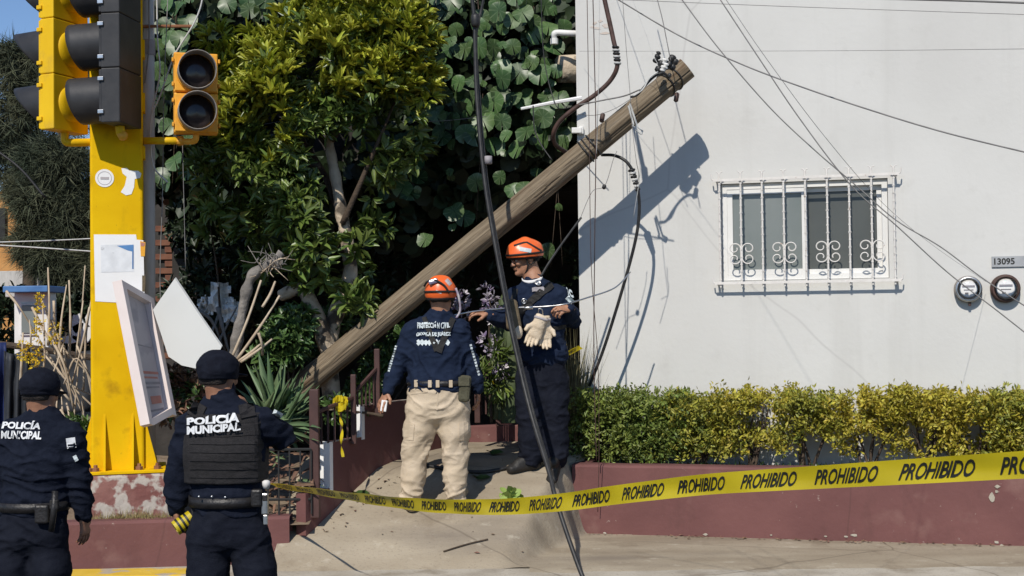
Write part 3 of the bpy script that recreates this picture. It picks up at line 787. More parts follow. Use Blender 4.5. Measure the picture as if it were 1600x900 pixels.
sigP = signal('traffic_signal', 'orange two-lamp pedestrian signal right of the yellow column', (306, 210), 9.72, (.30, -.955, 0), .306, .325, .13, 2, M['signal_orange'], M['grey_plastic'], .135, .20, False, cut=False, mring=M['signal_orange'])
ar = thing('signal_arm', 'yellow tube arm holding the orange pedestrian signal', 'bracket', loc=tuple(P(222, 220, 9.8)))
MB().tube([P(218, 220, 9.8), P(282, 220, 9.75)], .028, 12).build('tube', M['signal_yellow'], ar, True)
MB().tube(spline([P(280, 221, 9.75), P(300, 221, 9.73), P(306, 217, 9.72), P(306, 208, 9.72)], 5), .024, 10).build('elbow', M['signal_orange'], ar, True)
MB().lathe(P(282, 220, 9.75), (1, 0, 0), [(-.02, .036), (.02, .036)], 12).build('collar', M['signal_orange'], ar)
a2 = thing('signal_arm', 'yellow tube arm under the yellow-backed signal at the far left', 'bracket', loc=tuple(P(125, 222, 9.7)))
MB().tube(spline([P(101, 205, 9.62), P(102, 220, 9.62), P(112, 223, 9.63), P(150, 222, 9.75)], 5), .030, 12).build('tube', M['signal_yellow'], a2, True)
a3 = thing('signal_arm', 'short yellow bracket joining the black signal to the column', 'bracket', loc=tuple(P(190, 208, 9.5)))
MB().tube(spline([P(187, 196, 9.40), P(189, 208, 9.41), P(192, 212, 9.46), P(192, 212, 9.68)], 5), .034, 12).build('tube', M['signal_yellow'], a3, True)
MB().lathe(P(192, 212, 9.40), (0, -1, 0), [(0, .038), (.02, .034), (.03, .01)], 12).build('cap_nut', M['signal_orange'], a3)

# grey concrete pole behind the column
cp = thing('concrete_pole', 'grey concrete utility pole standing behind the yellow column', 'pole', loc=(P(228, 600, 10.25).x, 10.25, .3))
MB().tube([P(231, 720, 9.98), P(231, 300, 9.98), P(230, -120, 9.98)], [.060, .056, .052], 18).build('shaft', M['pole_concrete'], cp, True)
MB().tube([P(219, 41, 9.91), P(300, 41, 9.95)], .012, 6).build('spike', M['amber'], cp)
MB().lathe(P(231, 75, 9.98), (0, 0, 1), [(-.06, .058), (.06, .058)], 18).build('band', M['sign_dark'], cp)
for (pts, m, r) in (([(232, -30), (233, 60), (229, 110), (226, 130)], M['wire'], .006), ([(245, -30), (246, 60), (250, 110), (243, 150), (238, 170), (235, 215), (240, 260), (262, 285)], M['wire_white'], .007),
                    ([(318, -10), (312, 15), (300, 42), (272, 88), (250, 150), (237, 180), (234, 215)], M['wire_white'], .007), ([(262, 0), (256, 150), (254, 300), (250, 440), (256, 560)], M['wire'], .004), ([(285, 220), (287, 300), (290, 420)], M['wire'], .003)):
    ob = MB().tube(spline([P(x, y, 9.88) for x, y in pts], 6), r, 6).build('drop_wire', m, cp, True)

# ------------------------------------------------------------------ boards leaning behind the left officer
sg = thing('leaning_sign', 'framed sign with a pale pink frame leaning against the yellow column', 'sign', loc=tuple(P(233, 660, 9.5)))
tl, tr, br, bl = P(190, 437, 9.20), P(240, 466, 9.62), P(276, 650, 9.56), P(234, 662, 9.16)
nrm = (tr - tl).cross(bl - tl).normalized()
if nrm.y > 0: nrm = -nrm
def bar(a, b, wv, dv, name):
    return MB().prism([a, b, b + wv, a + wv], dv).build(name, M['sign_pink'], sg)
ex = (tr - tl).normalized(); ez = (tl - bl).normalized()
bar(tl, bl, ex * .055, -nrm * .075, 'frame_bar'); bar(tr - ex * .055, br - ex * .055, ex * .055, -nrm * .075, 'frame_bar')
bar(tl + ex * .055, tr - ex * .055, -ez * .05, -nrm * .073, 'frame_bar'); bar(bl + ex * .055 + ez * .05, br - ex * .055 + ez * .05, -ez * .05, -nrm * .073, 'frame_bar')
def sgp(a, b, w_): return tl + (tr - tl) * a + (bl - tl) * b + ((br - tr) - (bl - tl)) * (a * b) - nrm * w_
MB().prism([sgp(.03, .02, .05), sgp(.97, .02, .05), sgp(.97, .98, .05), sgp(.03, .98, .05)], -nrm * .012).build('panel', M['sign_panel'], sg)
for (a0, b0, a1, b1, m) in ((.30, .62, .86, .64, 'sign_red'), (.25, .66, .80, .675, 'sign_red'), (.22, .70, .85, .72, 'sign_dark'), (.22, .735, .80, .75, 'sign_dark'), (.42, .81, .78, .87, 'sign_red'), (.25, .91, .8, .925, 'sign_dark'), (.3, .42, .8, .43, 'sign_dark')):
    MB().prism([sgp(a0, b0, .047), sgp(a1, b0, .047), sgp(a1, b1, .047), sgp(a0, b1, .047)], -nrm * .0015).build('faded_print', M[m], sg)
wp = MB()
pl = [(273, 435, 10.0), (309, 489, 10.0), (346, 542, 10.0), (338, 560, 10.0), (312, 577, 10.0), (284, 571, 10.0), (263, 557, 10.0), (251, 520, 10.0), (239, 484, 10.0)]
pl = [(a, b, 9.52) for a, b, _ in pl]
wp.prism([P(*q) for q in pl], (0.004, .02, .01))
tag(wp.build('white_board', M['panel_white']), 'pointed white board propped up behind the leaning sign', 'board')
rg = MB()
for (cx, cy, rx, ry, dd) in ((345, 470, 18, 26, 11.4), (362, 487, 14, 18, 11.3), (318, 478, 9, 16, 11.5), (300, 500, 8, 12, 11.4)):
    k = 12; pts = []
    for j in range(k):
        a = 2 * math.pi * j / k; rr = random.uniform(.7, 1.1)
        pts.append(P(cx + rx * math.cos(a) * rr, cy + ry * math.sin(a) * rr, dd + .05 * math.sin(3 * a)))
    vs_ = []; fs_ = []
    for j in range(11):
        for i in range(11):
            x_, y_ = (i / 5 - 1), (j / 5 - 1)
            vs_.append(P(cx + rx * x_ * 1.1, cy + ry * y_ * 1.1 + 3 * noise.noise((x_ * 2, cx, 0)), dd + .12 * noise.noise((x_ * 2.2, y_ * 2.2, cx))))
    for j in range(10):
        for i in range(10):
            x_, y_ = (i / 5 - .9), (j / 5 - .9)
            if x_ * x_ + y_ * y_ < 1 + .9 * noise.noise((x_ * 1.7, y_ * 1.7, cy)):
                a_ = j * 11 + i; fs_.append((a_, a_ + 1, a_ + 12, a_ + 11))
    rg.add(vs_, fs_)
tag(rg.build('white_rag', M['rag_white']), 'torn white sheeting caught in the bushes behind the board', 'sheeting')

# ------------------------------------------------------------------ far left background
kb = thing('kiosk', 'small white kiosk with a blue roof edge at the far left', 'kiosk', loc=tuple(P(50, 530, 17)))
def bx(a, b, d0, d1): # pixel rectangle a..b at distance d0, depth to d1
    p, q = P(a[0], a[1], d0), P(b[0], b[1], d0)
    return MB().box(((p.x + q.x) / 2, (d0 + d1) / 2, (p.z + q.z) / 2), (abs(q.x - p.x), d1 - d0, abs(p.z - q.z)), bev=.01)
bx((22, 457), (76, 640), 17, 17.3).build('wall', M['frame_white'], kb)
w_ = bx((31, 474), (56, 524), 16.97, 17.03).build('window', M['frame_white'], kb)
bx((33, 477), (54, 521), 16.955, 17.0).build('pane', M['pane'], w_)
bx((4, 447), (74, 456), 16.7, 17.4).build('roof', M['roof_blue'], kb)
bx((8, 456.5), (26, 464), 17.2, 18.6).build('beam', M['pole_concrete'], kb)
ob = thing('orange_house', 'orange painted house far behind the left tree', 'house', loc=tuple(P(10, 500, 30)))
bx((-120, 300), (62, 640), 30, 36).build('wall', M['orange_wall'], ob)
bx((-6, 325), (8, 380), 29.9, 30.2).build('window', M['dark_gap'], ob)
bx((-120, 425), (60, 470), 29.6, 29.9).build('lower_wall', M['pole_concrete'], ob)
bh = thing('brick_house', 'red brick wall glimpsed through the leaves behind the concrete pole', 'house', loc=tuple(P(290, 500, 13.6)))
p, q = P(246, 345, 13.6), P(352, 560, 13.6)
MB().box(((p.x + q.x) / 2, 13.78, (p.z + q.z) / 2), (q.x - p.x, .3, p.z - q.z)).build('wall', M['shade_dark_wall'], bh)
bw, bhh = .24, .075
bme = MB().box((0, 0, 0), (bw - .014, .05, bhh - .014), bev=.004).mesh('brick'); bme.materials.append(M['brick'])
nrow = int((p.z - q.z) / bhh)
for r_ in range(nrow):
    z = q.z + (r_ + .5) * bhh
    for k in range(int((q.x - p.x) / bw) + 1):
        x = p.x + (k + (.5 if r_ % 2 else 0) + .3) * bw
        if x > q.x - .1: continue
        o = bpy.data.objects.new('brick', bme); link(o, bh); o.location = Vector((x, 13.615 + random.uniform(-.006, .006), z)) - bh.location
tb = thing('tarpaulin', 'dark tarpaulin hung over a stall behind the left officer', 'tarpaulin', loc=tuple(P(10, 640, 11.8)))
def drape(x0, x1, y0, y1, d, m, name, n=26):
    vs = []; fs = []
    for j in range(13):
        for i in range(n + 1):
            t = i / n; u = j / 12
            dd = d + .05 * math.sin(t * 21 + 2 * u) * (0.3 + u) + .04 * noise.noise((t * 5, u * 4, x0))
            vs.append(P(x0 + (x1 - x0) * t, y0 + (y1 - y0) * u + 5 * math.sin(t * 5), dd))
    for j in range(12):
        for i in range(n):
            a = j * (n + 1) + i; fs.append((a, a + 1, a + n + 2, a + n + 1))
    o = MB().add(vs, fs).build(name, m, tb, True)
    md = o.modifiers.new('thick', 'SOLIDIFY'); md.thickness = .006
drape(6, 50, 548, 700, 11.8, M['tarp'], 'dark_sheet'); drape(-60, 10, 540, 700, 12.0, M['blue_tarp'], 'blue_sheet')
MB().tube([P(-80, 528, 12.2), P(60, 545, 12.2), P(150, 560, 12.4)], .03, 8).build('ridge_pole', M['dark_bark'], tb)
drape(40, 240, 545, 640, 13.2, M['tarp'], 'dark_sheet')
# red car on the lower street
car = thing('parked_car', 'red parked car half hidden behind the dry stems', 'car', loc=tuple(P(-70, 700, 15.2)))
cbase = P(-70, 620, 15.2); cbase.z = -.5
def carpt(x, y, z): return cbase + Vector((x, y, z))
prof = [(-2.0, .30), (-2.02, .62), (-1.9, .82), (-1.35, .90), (-.75, 1.33), (.55, 1.36), (1.25, .95), (1.95, .80), (2.05, .55), (2.0, .30)]
cm = MB(); cm.prism([carpt(x, -.8, z) for x, z in prof], (0, 1.6, 0)); cm.build('body', M['red_paint'], car)
for pg in ([(-1.15, .95), (-.70, 1.27), (-.12, 1.29), (-.12, .95)], [(-.04, .95), (-.04, 1.29), (.50, 1.29), (1.08, .95)]):
    MB().prism([carpt(x, -.812, z) for x, z in pg], (0, .01, 0)).build('window', M['car_glass'], car)
for x in (-1.25, 1.3):
    wh = MB().lathe(carpt(x, -.83, .31), (0, 1, 0), [(0, .2), (.0, .31), (.2, .31), (.2, .2)], 24).build('wheel', M['rubber'], car)
    MB().lathe(carpt(x, -.835, .31), (0, 1, 0), [(0, .05), (.01, .19), (.03, .19)], 18).build('rim', M['steel'], wh)
    MB().lathe(carpt(x, -.845, .34), (0, 1, 0), [(.03, .30), (.0, .30), (.0, .37), (.03, .37)], 24).build('wheel_arch', M['rubber'], car)
# ------------------------------------------------------------------ foliage tools
T_OVAL = (np.array([(0, 0, 0), (-.5, .42, .10), (.5, .42, .10), (0, .5, -.03), (-.28, .8, .06), (.28, .8, .06), (0, 1, -.10)], float),
          [(0, 3, 1), (0, 2, 3), (1, 3, 4), (3, 2, 5), (4, 3, 6), (3, 5, 6)])
T_SMALL = (np.array([(0, 0, 0), (-.5, .5, .12), (.5, .5, .12), (0, 1, -.05)], float), [(0, 3, 1), (0, 2, 3)])
T_NEEDLE = (np.array([(-.5, 0, 0), (.5, 0, 0), (0, 1, -.12)], float), [(0, 1, 2)])
T_ROUND = (np.array([(0, .08, 0), (-.30, 0, .05), (-.52, .35, .10), (-.40, .78, .06), (0, 1, -.05), (.40, .78, .06), (.52, .35, .10), (.30, 0, .05), (0, .45, -.03)], float),
           [(8, 0, 1), (8, 1, 2), (8, 2, 3), (8, 3, 4), (8, 4, 5), (8, 5, 6), (8, 6, 7), (8, 7, 0)])
def unit(a): return a / np.maximum(np.linalg.norm(a, axis=1, keepdims=True), 1e-9)
def leaf_mesh(name, pos, along, nrm, ln, wd, tpl):
    v, f = tpl; n = len(pos); k = len(v)
    along = unit(along); nrm = unit(nrm - along * (nrm * along).sum(1, keepdims=True)); side = np.cross(along, nrm)
    ln = np.asarray(ln).reshape(-1, 1, 1) * np.ones((n, 1, 1)); wd = np.asarray(wd).reshape(-1, 1, 1) * np.ones((n, 1, 1))
    co = pos[:, None, :] + side[:, None, :] * (v[None, :, 0:1] * wd) + along[:, None, :] * (v[None, :, 1:2] * ln) + nrm[:, None, :] * (v[None, :, 2:3] * ln)
    co = co.reshape(-1, 3).astype(np.float32)
    fa = np.array(f)
    tri = (fa[None] + (np.arange(n) * k)[:, None, None]).reshape(-1, 3)
    me = bpy.data.meshes.new(name)
    me.vertices.add(len(co)); me.vertices.foreach_set('co', co.ravel())
    me.loops.add(tri.size); me.loops.foreach_set('vertex_index', tri.ravel().astype(np.int32))
    me.polygons.add(len(tri)); me.polygons.foreach_set('loop_start', np.arange(0, tri.size, 3, dtype=np.int32))
    me.update(calc_edges=True); me.validate()
    return me
def rnd(n, s=1.0): return RNG.normal(0, s, (n, 3))
def lobes_points(lobes, n, shell=.45, squash=.8):
    "points in a union of ellipsoid lobes ((px,py,rpx,d)), biased to the outer shell; returns positions and outward directions"
    w = np.array([l[2] ** 2 for l in lobes], float); w /= w.sum()
    which = RNG.choice(len(lobes), n, p=w)
    cen = np.array([P(l[0], l[1], l[3])[:] for l in lobes]); rad = np.array([l[2] / S(l[3]) for l in lobes])
    d = unit(rnd(n)); rr = (shell + (1 - shell) * RNG.random(n) ** .6)
    off = d * (rr * rad[which])[:, None]; off[:, 1] *= squash
    return cen[which] + off, d
def whorl_leaves(tips, dirs, per, spread=.9, up=.35):
    n = len(tips); base = np.repeat(tips, per, 0); dd = unit(np.repeat(dirs, per, 0))
    rv = unit(rnd(n * per)); rv = unit(rv - dd * (rv * dd).sum(1, keepdims=True))
    al = unit(dd * (1 - spread * .5) + rv * spread * (.4 + .6 * RNG.random((n * per, 1))) + np.array([0, 0, up]) * .3)
    nr = unit(dd * 1.0 - rv * .3 + rnd(n * per, .25) + np.array([0, -.2, .5]))
    return base + al * .01, al, nr
def foliage(name, lobes, ntips, per, ln, wd, m, parent, tpl=T_OVAL, shell=.45, upb=.5, spread=.9, kind=None, squash=.8, gap=None):
    pos, d = lobes_points(lobes, ntips, shell, squash)
    if gap is not None:                        # open the crown: keep the tips where a slow noise is high
        kp = np.array([noise.noise((p_[0] * 3.2, p_[1] * 3.2, p_[2] * 3.2)) + .35 * noise.noise((p_[0] * 8, p_[1] * 8, p_[2] * 8)) > gap for p_ in pos])
        pos, d = pos[kp], d[kp]
    d = unit(d + np.array([0, -.15, upb]))
    b, al, nr = whorl_leaves(pos, d, per, spread)
    n = len(b)
    me = leaf_mesh(name, b, al, nr, ln * (.65 + .6 * RNG.random(n)), wd * (.7 + .5 * RNG.random(n)), tpl)
    o = mesh_obj(name, me, parent, m)
    if kind: o['kind'] = kind
    return o
def limb(pts, r0, r1, m, parent, name='limb', n=10, wob=.0, sides=9):
    q = spline(pts, n); k = len(q)
    rs = [r0 + (r1 - r0) * (i / (k - 1)) + wob * noise.noise((q[i].x * 9, q[i].z * 9, 3)) for i in range(k)]
    return MB().tube(q, rs, sides).build(name, m, parent, True)

# ------------------------------------------------------------------ dark passage behind the ramp: building the vine grows on, shaped to shade it
pb = thing('vine_building', 'building shaped and coloured to keep the passage behind the vine dark', 'building', loc=(-1.2, 14, 0))
MB().box((-.95, 14.3, 4.9), (4.5, 2.9, 3.7)).build('upper_wall', M['shade_dark_wall'], pb)
MB().box((-1.0, 16.0, 1.2), (7.0, .3, 5.0)).build('back_wall', M['shade_dark_wall'], pb)
MB().box((-3.3, 14.4, 1.3), (.25, 3.0, 3.55)).build('side_wall', M['shade_dark_wall'], pb)

vine = thing('vine', 'climbing vine with large round heart-shaped leaves covering the shade-coloured building', 'vine', loc=(-.6, 12.4, 3))
# deep leaf mass behind the big leaves, coloured dark for shade
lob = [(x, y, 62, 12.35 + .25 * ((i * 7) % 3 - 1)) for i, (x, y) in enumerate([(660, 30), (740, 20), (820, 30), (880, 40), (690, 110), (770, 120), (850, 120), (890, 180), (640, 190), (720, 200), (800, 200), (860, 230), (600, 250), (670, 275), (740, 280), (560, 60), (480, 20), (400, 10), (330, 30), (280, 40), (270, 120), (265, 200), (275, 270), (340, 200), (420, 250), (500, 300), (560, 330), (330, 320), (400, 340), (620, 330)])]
foliage('leaf_mass', lob, 2600, 3, .17, .16, M['shade_leaf'], vine, T_ROUND, shell=.1, kind='stuff', upb=-.3, spread=1.3)
def vine_leaf_mesh(seed):
    rg_ = random.Random(seed); n = 16; vs = [(0, .02, .0)]
    R0 = .092
    for i in range(n + 1):
        a = -math.pi / 2 + .10 + (2 * math.pi - .20) * i / n
        rr = R0 * (1 + .03 * rg_.uniform(-1, 1)) * (1.0 - .12 * max(0, math.sin(a)) ** 2 + (.10 if math.sin(a) < -.6 else 0))
        x, y = rr * math.cos(a) * 1.02, rr * math.sin(a) * .96
        z = -.018 * (y / R0) ** 2 + .020 * abs(x / R0) ** 1.3 - .006 * math.cos(a * 3 + seed)
        vs.append((x, y, z))
    fs = [(0, i, i + 1) for i in range(1, n + 1)]
    me = MB().add(vs, fs).mesh('vine_leaf', False); me.materials.append(M['vine_leaf']); me.polygons.foreach_set('use_smooth', [True] * len(me.polygons))
    return me
# pale veins fanning out from the stalk, part of the leaf's own pattern
_nt = M['vine_leaf'].node_tree; _N, _L = _nt.nodes, _nt.links
_b = _N['Principled BSDF']; _src = _b.inputs['Base Color'].links[0].from_socket
_tc = _N.new('ShaderNodeTexCoord'); _gr = _N.new('ShaderNodeTexGradient'); _gr.gradient_type = 'RADIAL'; _L.new(_tc.outputs['Object'], _gr.inputs[0])
_mu = _N.new('ShaderNodeMath'); _mu.operation = 'MULTIPLY'; _mu.inputs[1].default_value = 9; _L.new(_gr.outputs['Fac'], _mu.inputs[0])
_pp = _N.new('ShaderNodeMath'); _pp.operation = 'PINGPONG'; _pp.inputs[1].default_value = .5; _L.new(_mu.outputs[0], _pp.inputs[0])
_mr = _N.new('ShaderNodeMapRange'); _mr.inputs[1].default_value = .02; _mr.inputs[2].default_value = .10; _mr.inputs[3].default_value = .55; _mr.inputs[4].default_value = 0; _L.new(_pp.outputs[0], _mr.inputs[0])
_mx = _N.new('ShaderNodeMix'); _mx.data_type = 'RGBA'; _mx.inputs['B'].default_value = (.20, .26, .14, 1); _L.new(_mr.outputs[0], _mx.inputs['Factor']); _L.new(_src, _mx.inputs['A']); _L.new(_mx.outputs['Result'], _b.inputs['Base Color'])
vl = [vine_leaf_mesh(s) for s in range(6)]
zones = [(640, 900, -10, 235, 1.0), (600, 720, 225, 330, .75), (720, 850, 225, 300, .55), (246, 340, -10, 70, .9), (246, 300, 60, 310, .75), (340, 640, -10, 60, .55), (560, 640, 60, 260, .35), (300, 335, 260, 360, .3), (660, 760, 330, 400, .12), (850, 905, 300, 400, .10)]
count = 0; grid = 24; used = []
for (x0, x1, y0, y1, dens) in zones:
    for layer in range(2):
        for gx in range(int((x1 - x0) / grid)):
            for gy in range(int((y1 - y0) / grid)):
                px = x0 + (gx + .5 + random.uniform(-.55, .55)) * grid; py = y0 + (gy + .5 + random.uniform(-.55, .55)) * grid
                keep = dens * (1.0 if layer == 0 else .42)
                hole = noise.noise((px / 60, py / 60, 1.7))
                if random.random() > keep or hole < -.38 or count >= 298: continue
                d = 11.75 - layer * .12 + .16 * noise.noise((px / 45, py / 45, 5)) + random.uniform(-.06, .06)
                p = P(px, py, d)
                nr = Vector((random.gauss(-.10, .50), -1, random.gauss(.36, .40))).normalized()
                dn = Vector((random.gauss(0, .45), random.gauss(0, .1), -1)); dn = (dn - nr * dn.dot(nr)).normalized()
                xx = (-dn).cross(nr)
                o = bpy.data.objects.new('leaf', random.choice(vl)); link(o, vine)
                mm = Matrix((xx, -dn, nr)).transposed().to_4x4(); mm.translation = p - vine.location
                sc = random.choice((.42, .6, .8, .95, 1.0, 1.0, 1.12)) * random.uniform(.9, 1.1) * (1.0 if px > 560 else .95)
                o.matrix_local = mm @ Matrix.Scale(sc, 4); count += 1
for i in range(9):
    px = random.choice((660, 700, 745, 790, 830, 870, 260, 285, 610)) + random.uniform(-12, 12); y1 = random.uniform(180, 430)
    limb([P(px, -30, 12.0), P(px + random.uniform(-12, 12), y1 * .4, 11.9), P(px + random.uniform(-15, 15), y1, 11.9)], .006, .003, M['dark_bark'], vine, 'stem', 5, sides=5)

# ------------------------------------------------------------------ main tree
tree = thing('broadleaf_tree', 'broadleaf tree with bright yellow-green top leaves and a pale trunk', 'tree', loc=tuple(P(522, 600, 11.22)))
TD = 11.22
limb([P(520, 640, TD), P(514, 560, TD), P(520, 505, TD - .02), P(545, 440, TD - .05), P(545, 395, TD - .05), P(535, 340, TD), P(523, 270, TD + .02), P(515, 215, TD), P(528, 150, TD), P(545, 90, TD - .1), (P(550, 40, TD - .1))], .085, .022, M['bark'], tree, 'trunk', 8, .012, 14)
limb([P(517, 555, TD - .05), P(505, 520, TD - .1), P(488, 478, TD - .15), P(470, 452, TD - .15), P(438, 462, TD - .1)], .085, .05, M['bark'], tree, 'limb', 7, .01, 12)
for pts, r0 in (([(530, 330), (500, 260), (450, 190), (400, 150)], .035), ([(520, 240), (480, 180), (460, 110), (450, 50)], .03), ([(518, 220), (560, 150), (600, 90), (620, 40)], .03), ([(535, 350), (570, 270), (600, 200), (620, 150)], .028), ([(500, 260), (420, 250), (350, 240)], .02), ([(546, 400), (510, 380), (470, 370), (440, 390)], .02)):
    limb([P(x, y, TD + random.uniform(-.25, .2)) for x, y in pts], r0, .008, M['dark_bark'], tree, 'limb', 6, .004)
top = [(390, 180, 62, 10.8), (440, 130, 64, 10.7), (500, 95, 66, 10.7), (560, 60, 70, 10.7), (620, 50, 62, 10.8), (350, 170, 40, 10.9), (480, 40, 50, 10.8), (640, 110, 48, 10.9), (590, 110, 55, 10.8), (420, 210, 45, 10.8), (360, 100, 30, 11.0), (540, 10, 55, 10.9), (610, 5, 50, 10.9)]
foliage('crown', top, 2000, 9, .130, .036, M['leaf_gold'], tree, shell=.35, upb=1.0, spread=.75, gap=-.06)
foliage('crown', top, 380, 8, .115, .036, M['leaf_green'], tree, shell=.2, upb=.6, spread=1.0, gap=-.15)
mid = [(400, 250, 60, 10.9), (460, 200, 60, 10.9), (520, 160, 50, 10.9), (585, 175, 50, 11.0), (620, 170, 50, 11.0), (360, 235, 45, 11.0), (560, 120, 50, 11.1), (480, 150, 50, 11.1)]
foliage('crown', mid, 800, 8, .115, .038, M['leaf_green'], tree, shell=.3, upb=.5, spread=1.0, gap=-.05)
low = [(470, 350, 36, 10.75), (490, 385, 34, 10.7), (450, 320, 30, 10.8), (560, 385, 16, 10.9), (560, 470, 20, 10.9), (440, 290, 30, 10.9), (470, 420, 26, 10.75), (590, 240, 26, 11.1), (615, 260, 30, 11.3)]
foliage('crown', [(500, 425, 22, 10.95), (545, 472, 20, 10.95), (478, 445, 18, 11.0), (532, 398, 18, 10.95), (465, 400, 22, 10.9)], 36, 7, .15, .055, M['leaf_green'], tree, shell=.1, upb=.2, spread=1.1)
foliage('crown', low, 135, 7, .135, .046, M['leaf_green'], tree, shell=.3, upb=.2, spread=1.1)

out_ = [(330, 140, 30, 10.9), (315, 190, 24, 10.9), (345, 60, 26, 11.0), (420, 70, 40, 10.8), (655, 60, 30, 10.8), (660, 140, 24, 10.9), (575, 10, 50, 10.8), (500, 15, 40, 10.8)]
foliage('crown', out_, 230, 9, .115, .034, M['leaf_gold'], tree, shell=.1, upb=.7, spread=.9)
fill = [(330, 260, 40, 11.1), (380, 300, 44, 11.0), (430, 260, 44, 10.9), (600, 200, 40, 11.1), (640, 190, 30, 11.1), (400, 350, 34, 11.1), (350, 320, 34, 11.2), (640, 240, 30, 11.2), (470, 290, 30, 11.0), (580, 290, 24, 11.3), (590, 350, 20, 11.5), (560, 420, 18, 11.3), (410, 400, 30, 11.3), (380, 260, 40, 10.9)]
foliage('crown', fill, 420, 7, .13, .045, M['leaf_green'], tree, shell=.1, upb=.4, spread=1.1, gap=-.1)
# bushy understory and shrubs, some added with leaves coloured dark for shade
for (nm, lab, lobes, n, ln, m) in (
    ('shrub', 'glossy green shrub at the foot of the pale trunk', [(440, 540, 38, 10.9), (480, 530, 34, 11.3), (460, 510, 34, 11.0), (420, 560, 30, 10.9), (520, 500, 24, 11.3)], 380, .085, 'leaf_shrub'),
    ('shrub', 'leafy shrub under the fallen pole by the railing', [(590, 575, 22, 11.35), (565, 610, 20, 11.3), (610, 560, 22, 11.4), (522, 640, 14, 10.25), (580, 615, 20, 11.2), (630, 530, 18, 11.5), (560, 640, 14, 10.4)], 230, .085, 'leaf_shrub'),
    ('shrub', 'added shrub behind the pole with leaves coloured dark for shade', [(600, 400, 60, 13.2), (660, 450, 60, 13.4), (740, 430, 50, 13.6), (560, 480, 50, 12.8), (870, 420, 40, 13.4), (600, 330, 60, 13.0), (700, 350, 60, 13.2)], 260, .13, 'shade_leaf'),
    ('shrub', 'straggly shrub coloured dark for shade between the board and the trunk', [(330, 420, 50, 11.9), (380, 400, 50, 12.0), (300, 350, 40, 12.0), (350, 480, 45, 12.0), (400, 500, 40, 11.9), (290, 480, 40, 12.0), (420, 440, 40, 12.1), (320, 300, 40, 12.2), (380, 330, 45, 12.2), (450, 280, 45, 12.2)], 560, .11, 'shade_leaf')):
    t = thing(nm, lab, 'shrub', loc=tuple(P(lobes[0][0], 640, lobes[0][3])))
    foliage('foliage', lobes, n, 7, ln, ln * .42, M[m], t, shell=.3, upb=.4, spread=1.0)
    for l in lobes[:4]:
        b0 = P(lobes[0][0] + random.uniform(-15, 15), 650, l[3]); limb([b0, b0.lerp(P(l[0], l[1], l[3]), .5) + V(.05, 0, 0), P(l[0], l[1], l[3])], .016, .005, M['dark_bark'], t, 'stem', 5)
tw_ = thing('shrub', 'dry brown undergrowth below the white board', 'shrub', loc=tuple(P(290, 640, 10.4)))
foliage('dry_foliage', [(275, 600, 24, 10.5), (300, 615, 26, 10.4), (265, 640, 22, 10.2), (330, 610, 24, 10.6), (300, 585, 20, 10.7), (255, 590, 16, 10.5)], 160, 6, .075, .026, M['agave_dry'], tw_, shell=.1)
foliage('green_foliage', [(285, 610, 24, 10.5), (315, 625, 24, 10.4), (270, 630, 20, 10.3)], 60, 6, .08, .03, M['leaf_shrub'], tw_, shell=.1)
few = thing('sapling', 'sunlit sprig of pale leaves left of the trunk', 'sapling', loc=tuple(P(325, 420, 11.2)))
foliage('foliage', [(330, 355, 16, 11.3), (325, 330, 14, 11.3), (345, 435, 8, 11.4)], 14, 6, .13, .06, M['leaf_green'], few, shell=.2)
limb([P(345, 520, 11.4), P(340, 430, 11.35), P(328, 350, 11.3)], .012, .005, M['dark_bark'], few, 'stem', 6)

# dead grey stump and bent stick tripod
ds = thing('dead_trunk', 'bent grey dead trunk with a broken shaggy top', 'dead tree', loc=tuple(P(365, 570, 10.4)))
limb([P(362, 590, 10.4), P(368, 545, 10.4), P(378, 490, 10.4), P(388, 445, 10.4), P(400, 425, 10.4), P(425, 410, 10.4), P(440, 395, 10.42)], .050, .034, M['dead_wood'], ds, 'trunk', 7, .03, 12)
for k in range(26):
    a = P(425 + random.uniform(-22, 18), 410 + random.uniform(-12, 12), 10.38)
    limb([a, a + V(random.uniform(-.06, .06), random.uniform(-.06, 0), random.uniform(-.05, .08)), a + V(random.uniform(-.14, .14), random.uniform(-.1, 0), random.uniform(-.12, .12))], .007, .002, M['dead_wood'] if k % 3 else M['stick'], ds, 'splinter', 3, sides=5)
br_ = [(330, 600, 340, 540, 370, 480), (300, 560, 330, 520, 345, 480), (340, 480, 350, 520, 360, 560), (300, 480, 330, 500, 350, 545)]
for q in br_:
    limb([P(q[0], q[1], 10.9), P(q[2], q[3], 10.85), P(q[4], q[5], 10.9)], .02, .006, M['dead_wood'], ds, 'branch', 5, .004)
tp_ = thing('stick_prop', 'pale sticks propped up beside the dead trunk', 'sticks', loc=tuple(P(385, 575, 10.2)))
for q in ((362, 560, 408, 438), (370, 562, 437, 462), (376, 566, 425, 530), (410, 480, 430, 440), (404, 520, 410, 555), (372, 565, 410, 535)):
    limb([P(q[0], q[1], 10.2), P((q[0] + q[2]) / 2 + 2, (q[1] + q[3]) / 2, 10.22), P(q[2], q[3], 10.3)], .012, .009, M['stick'], tp_, 'stick', 5, .002, 7)

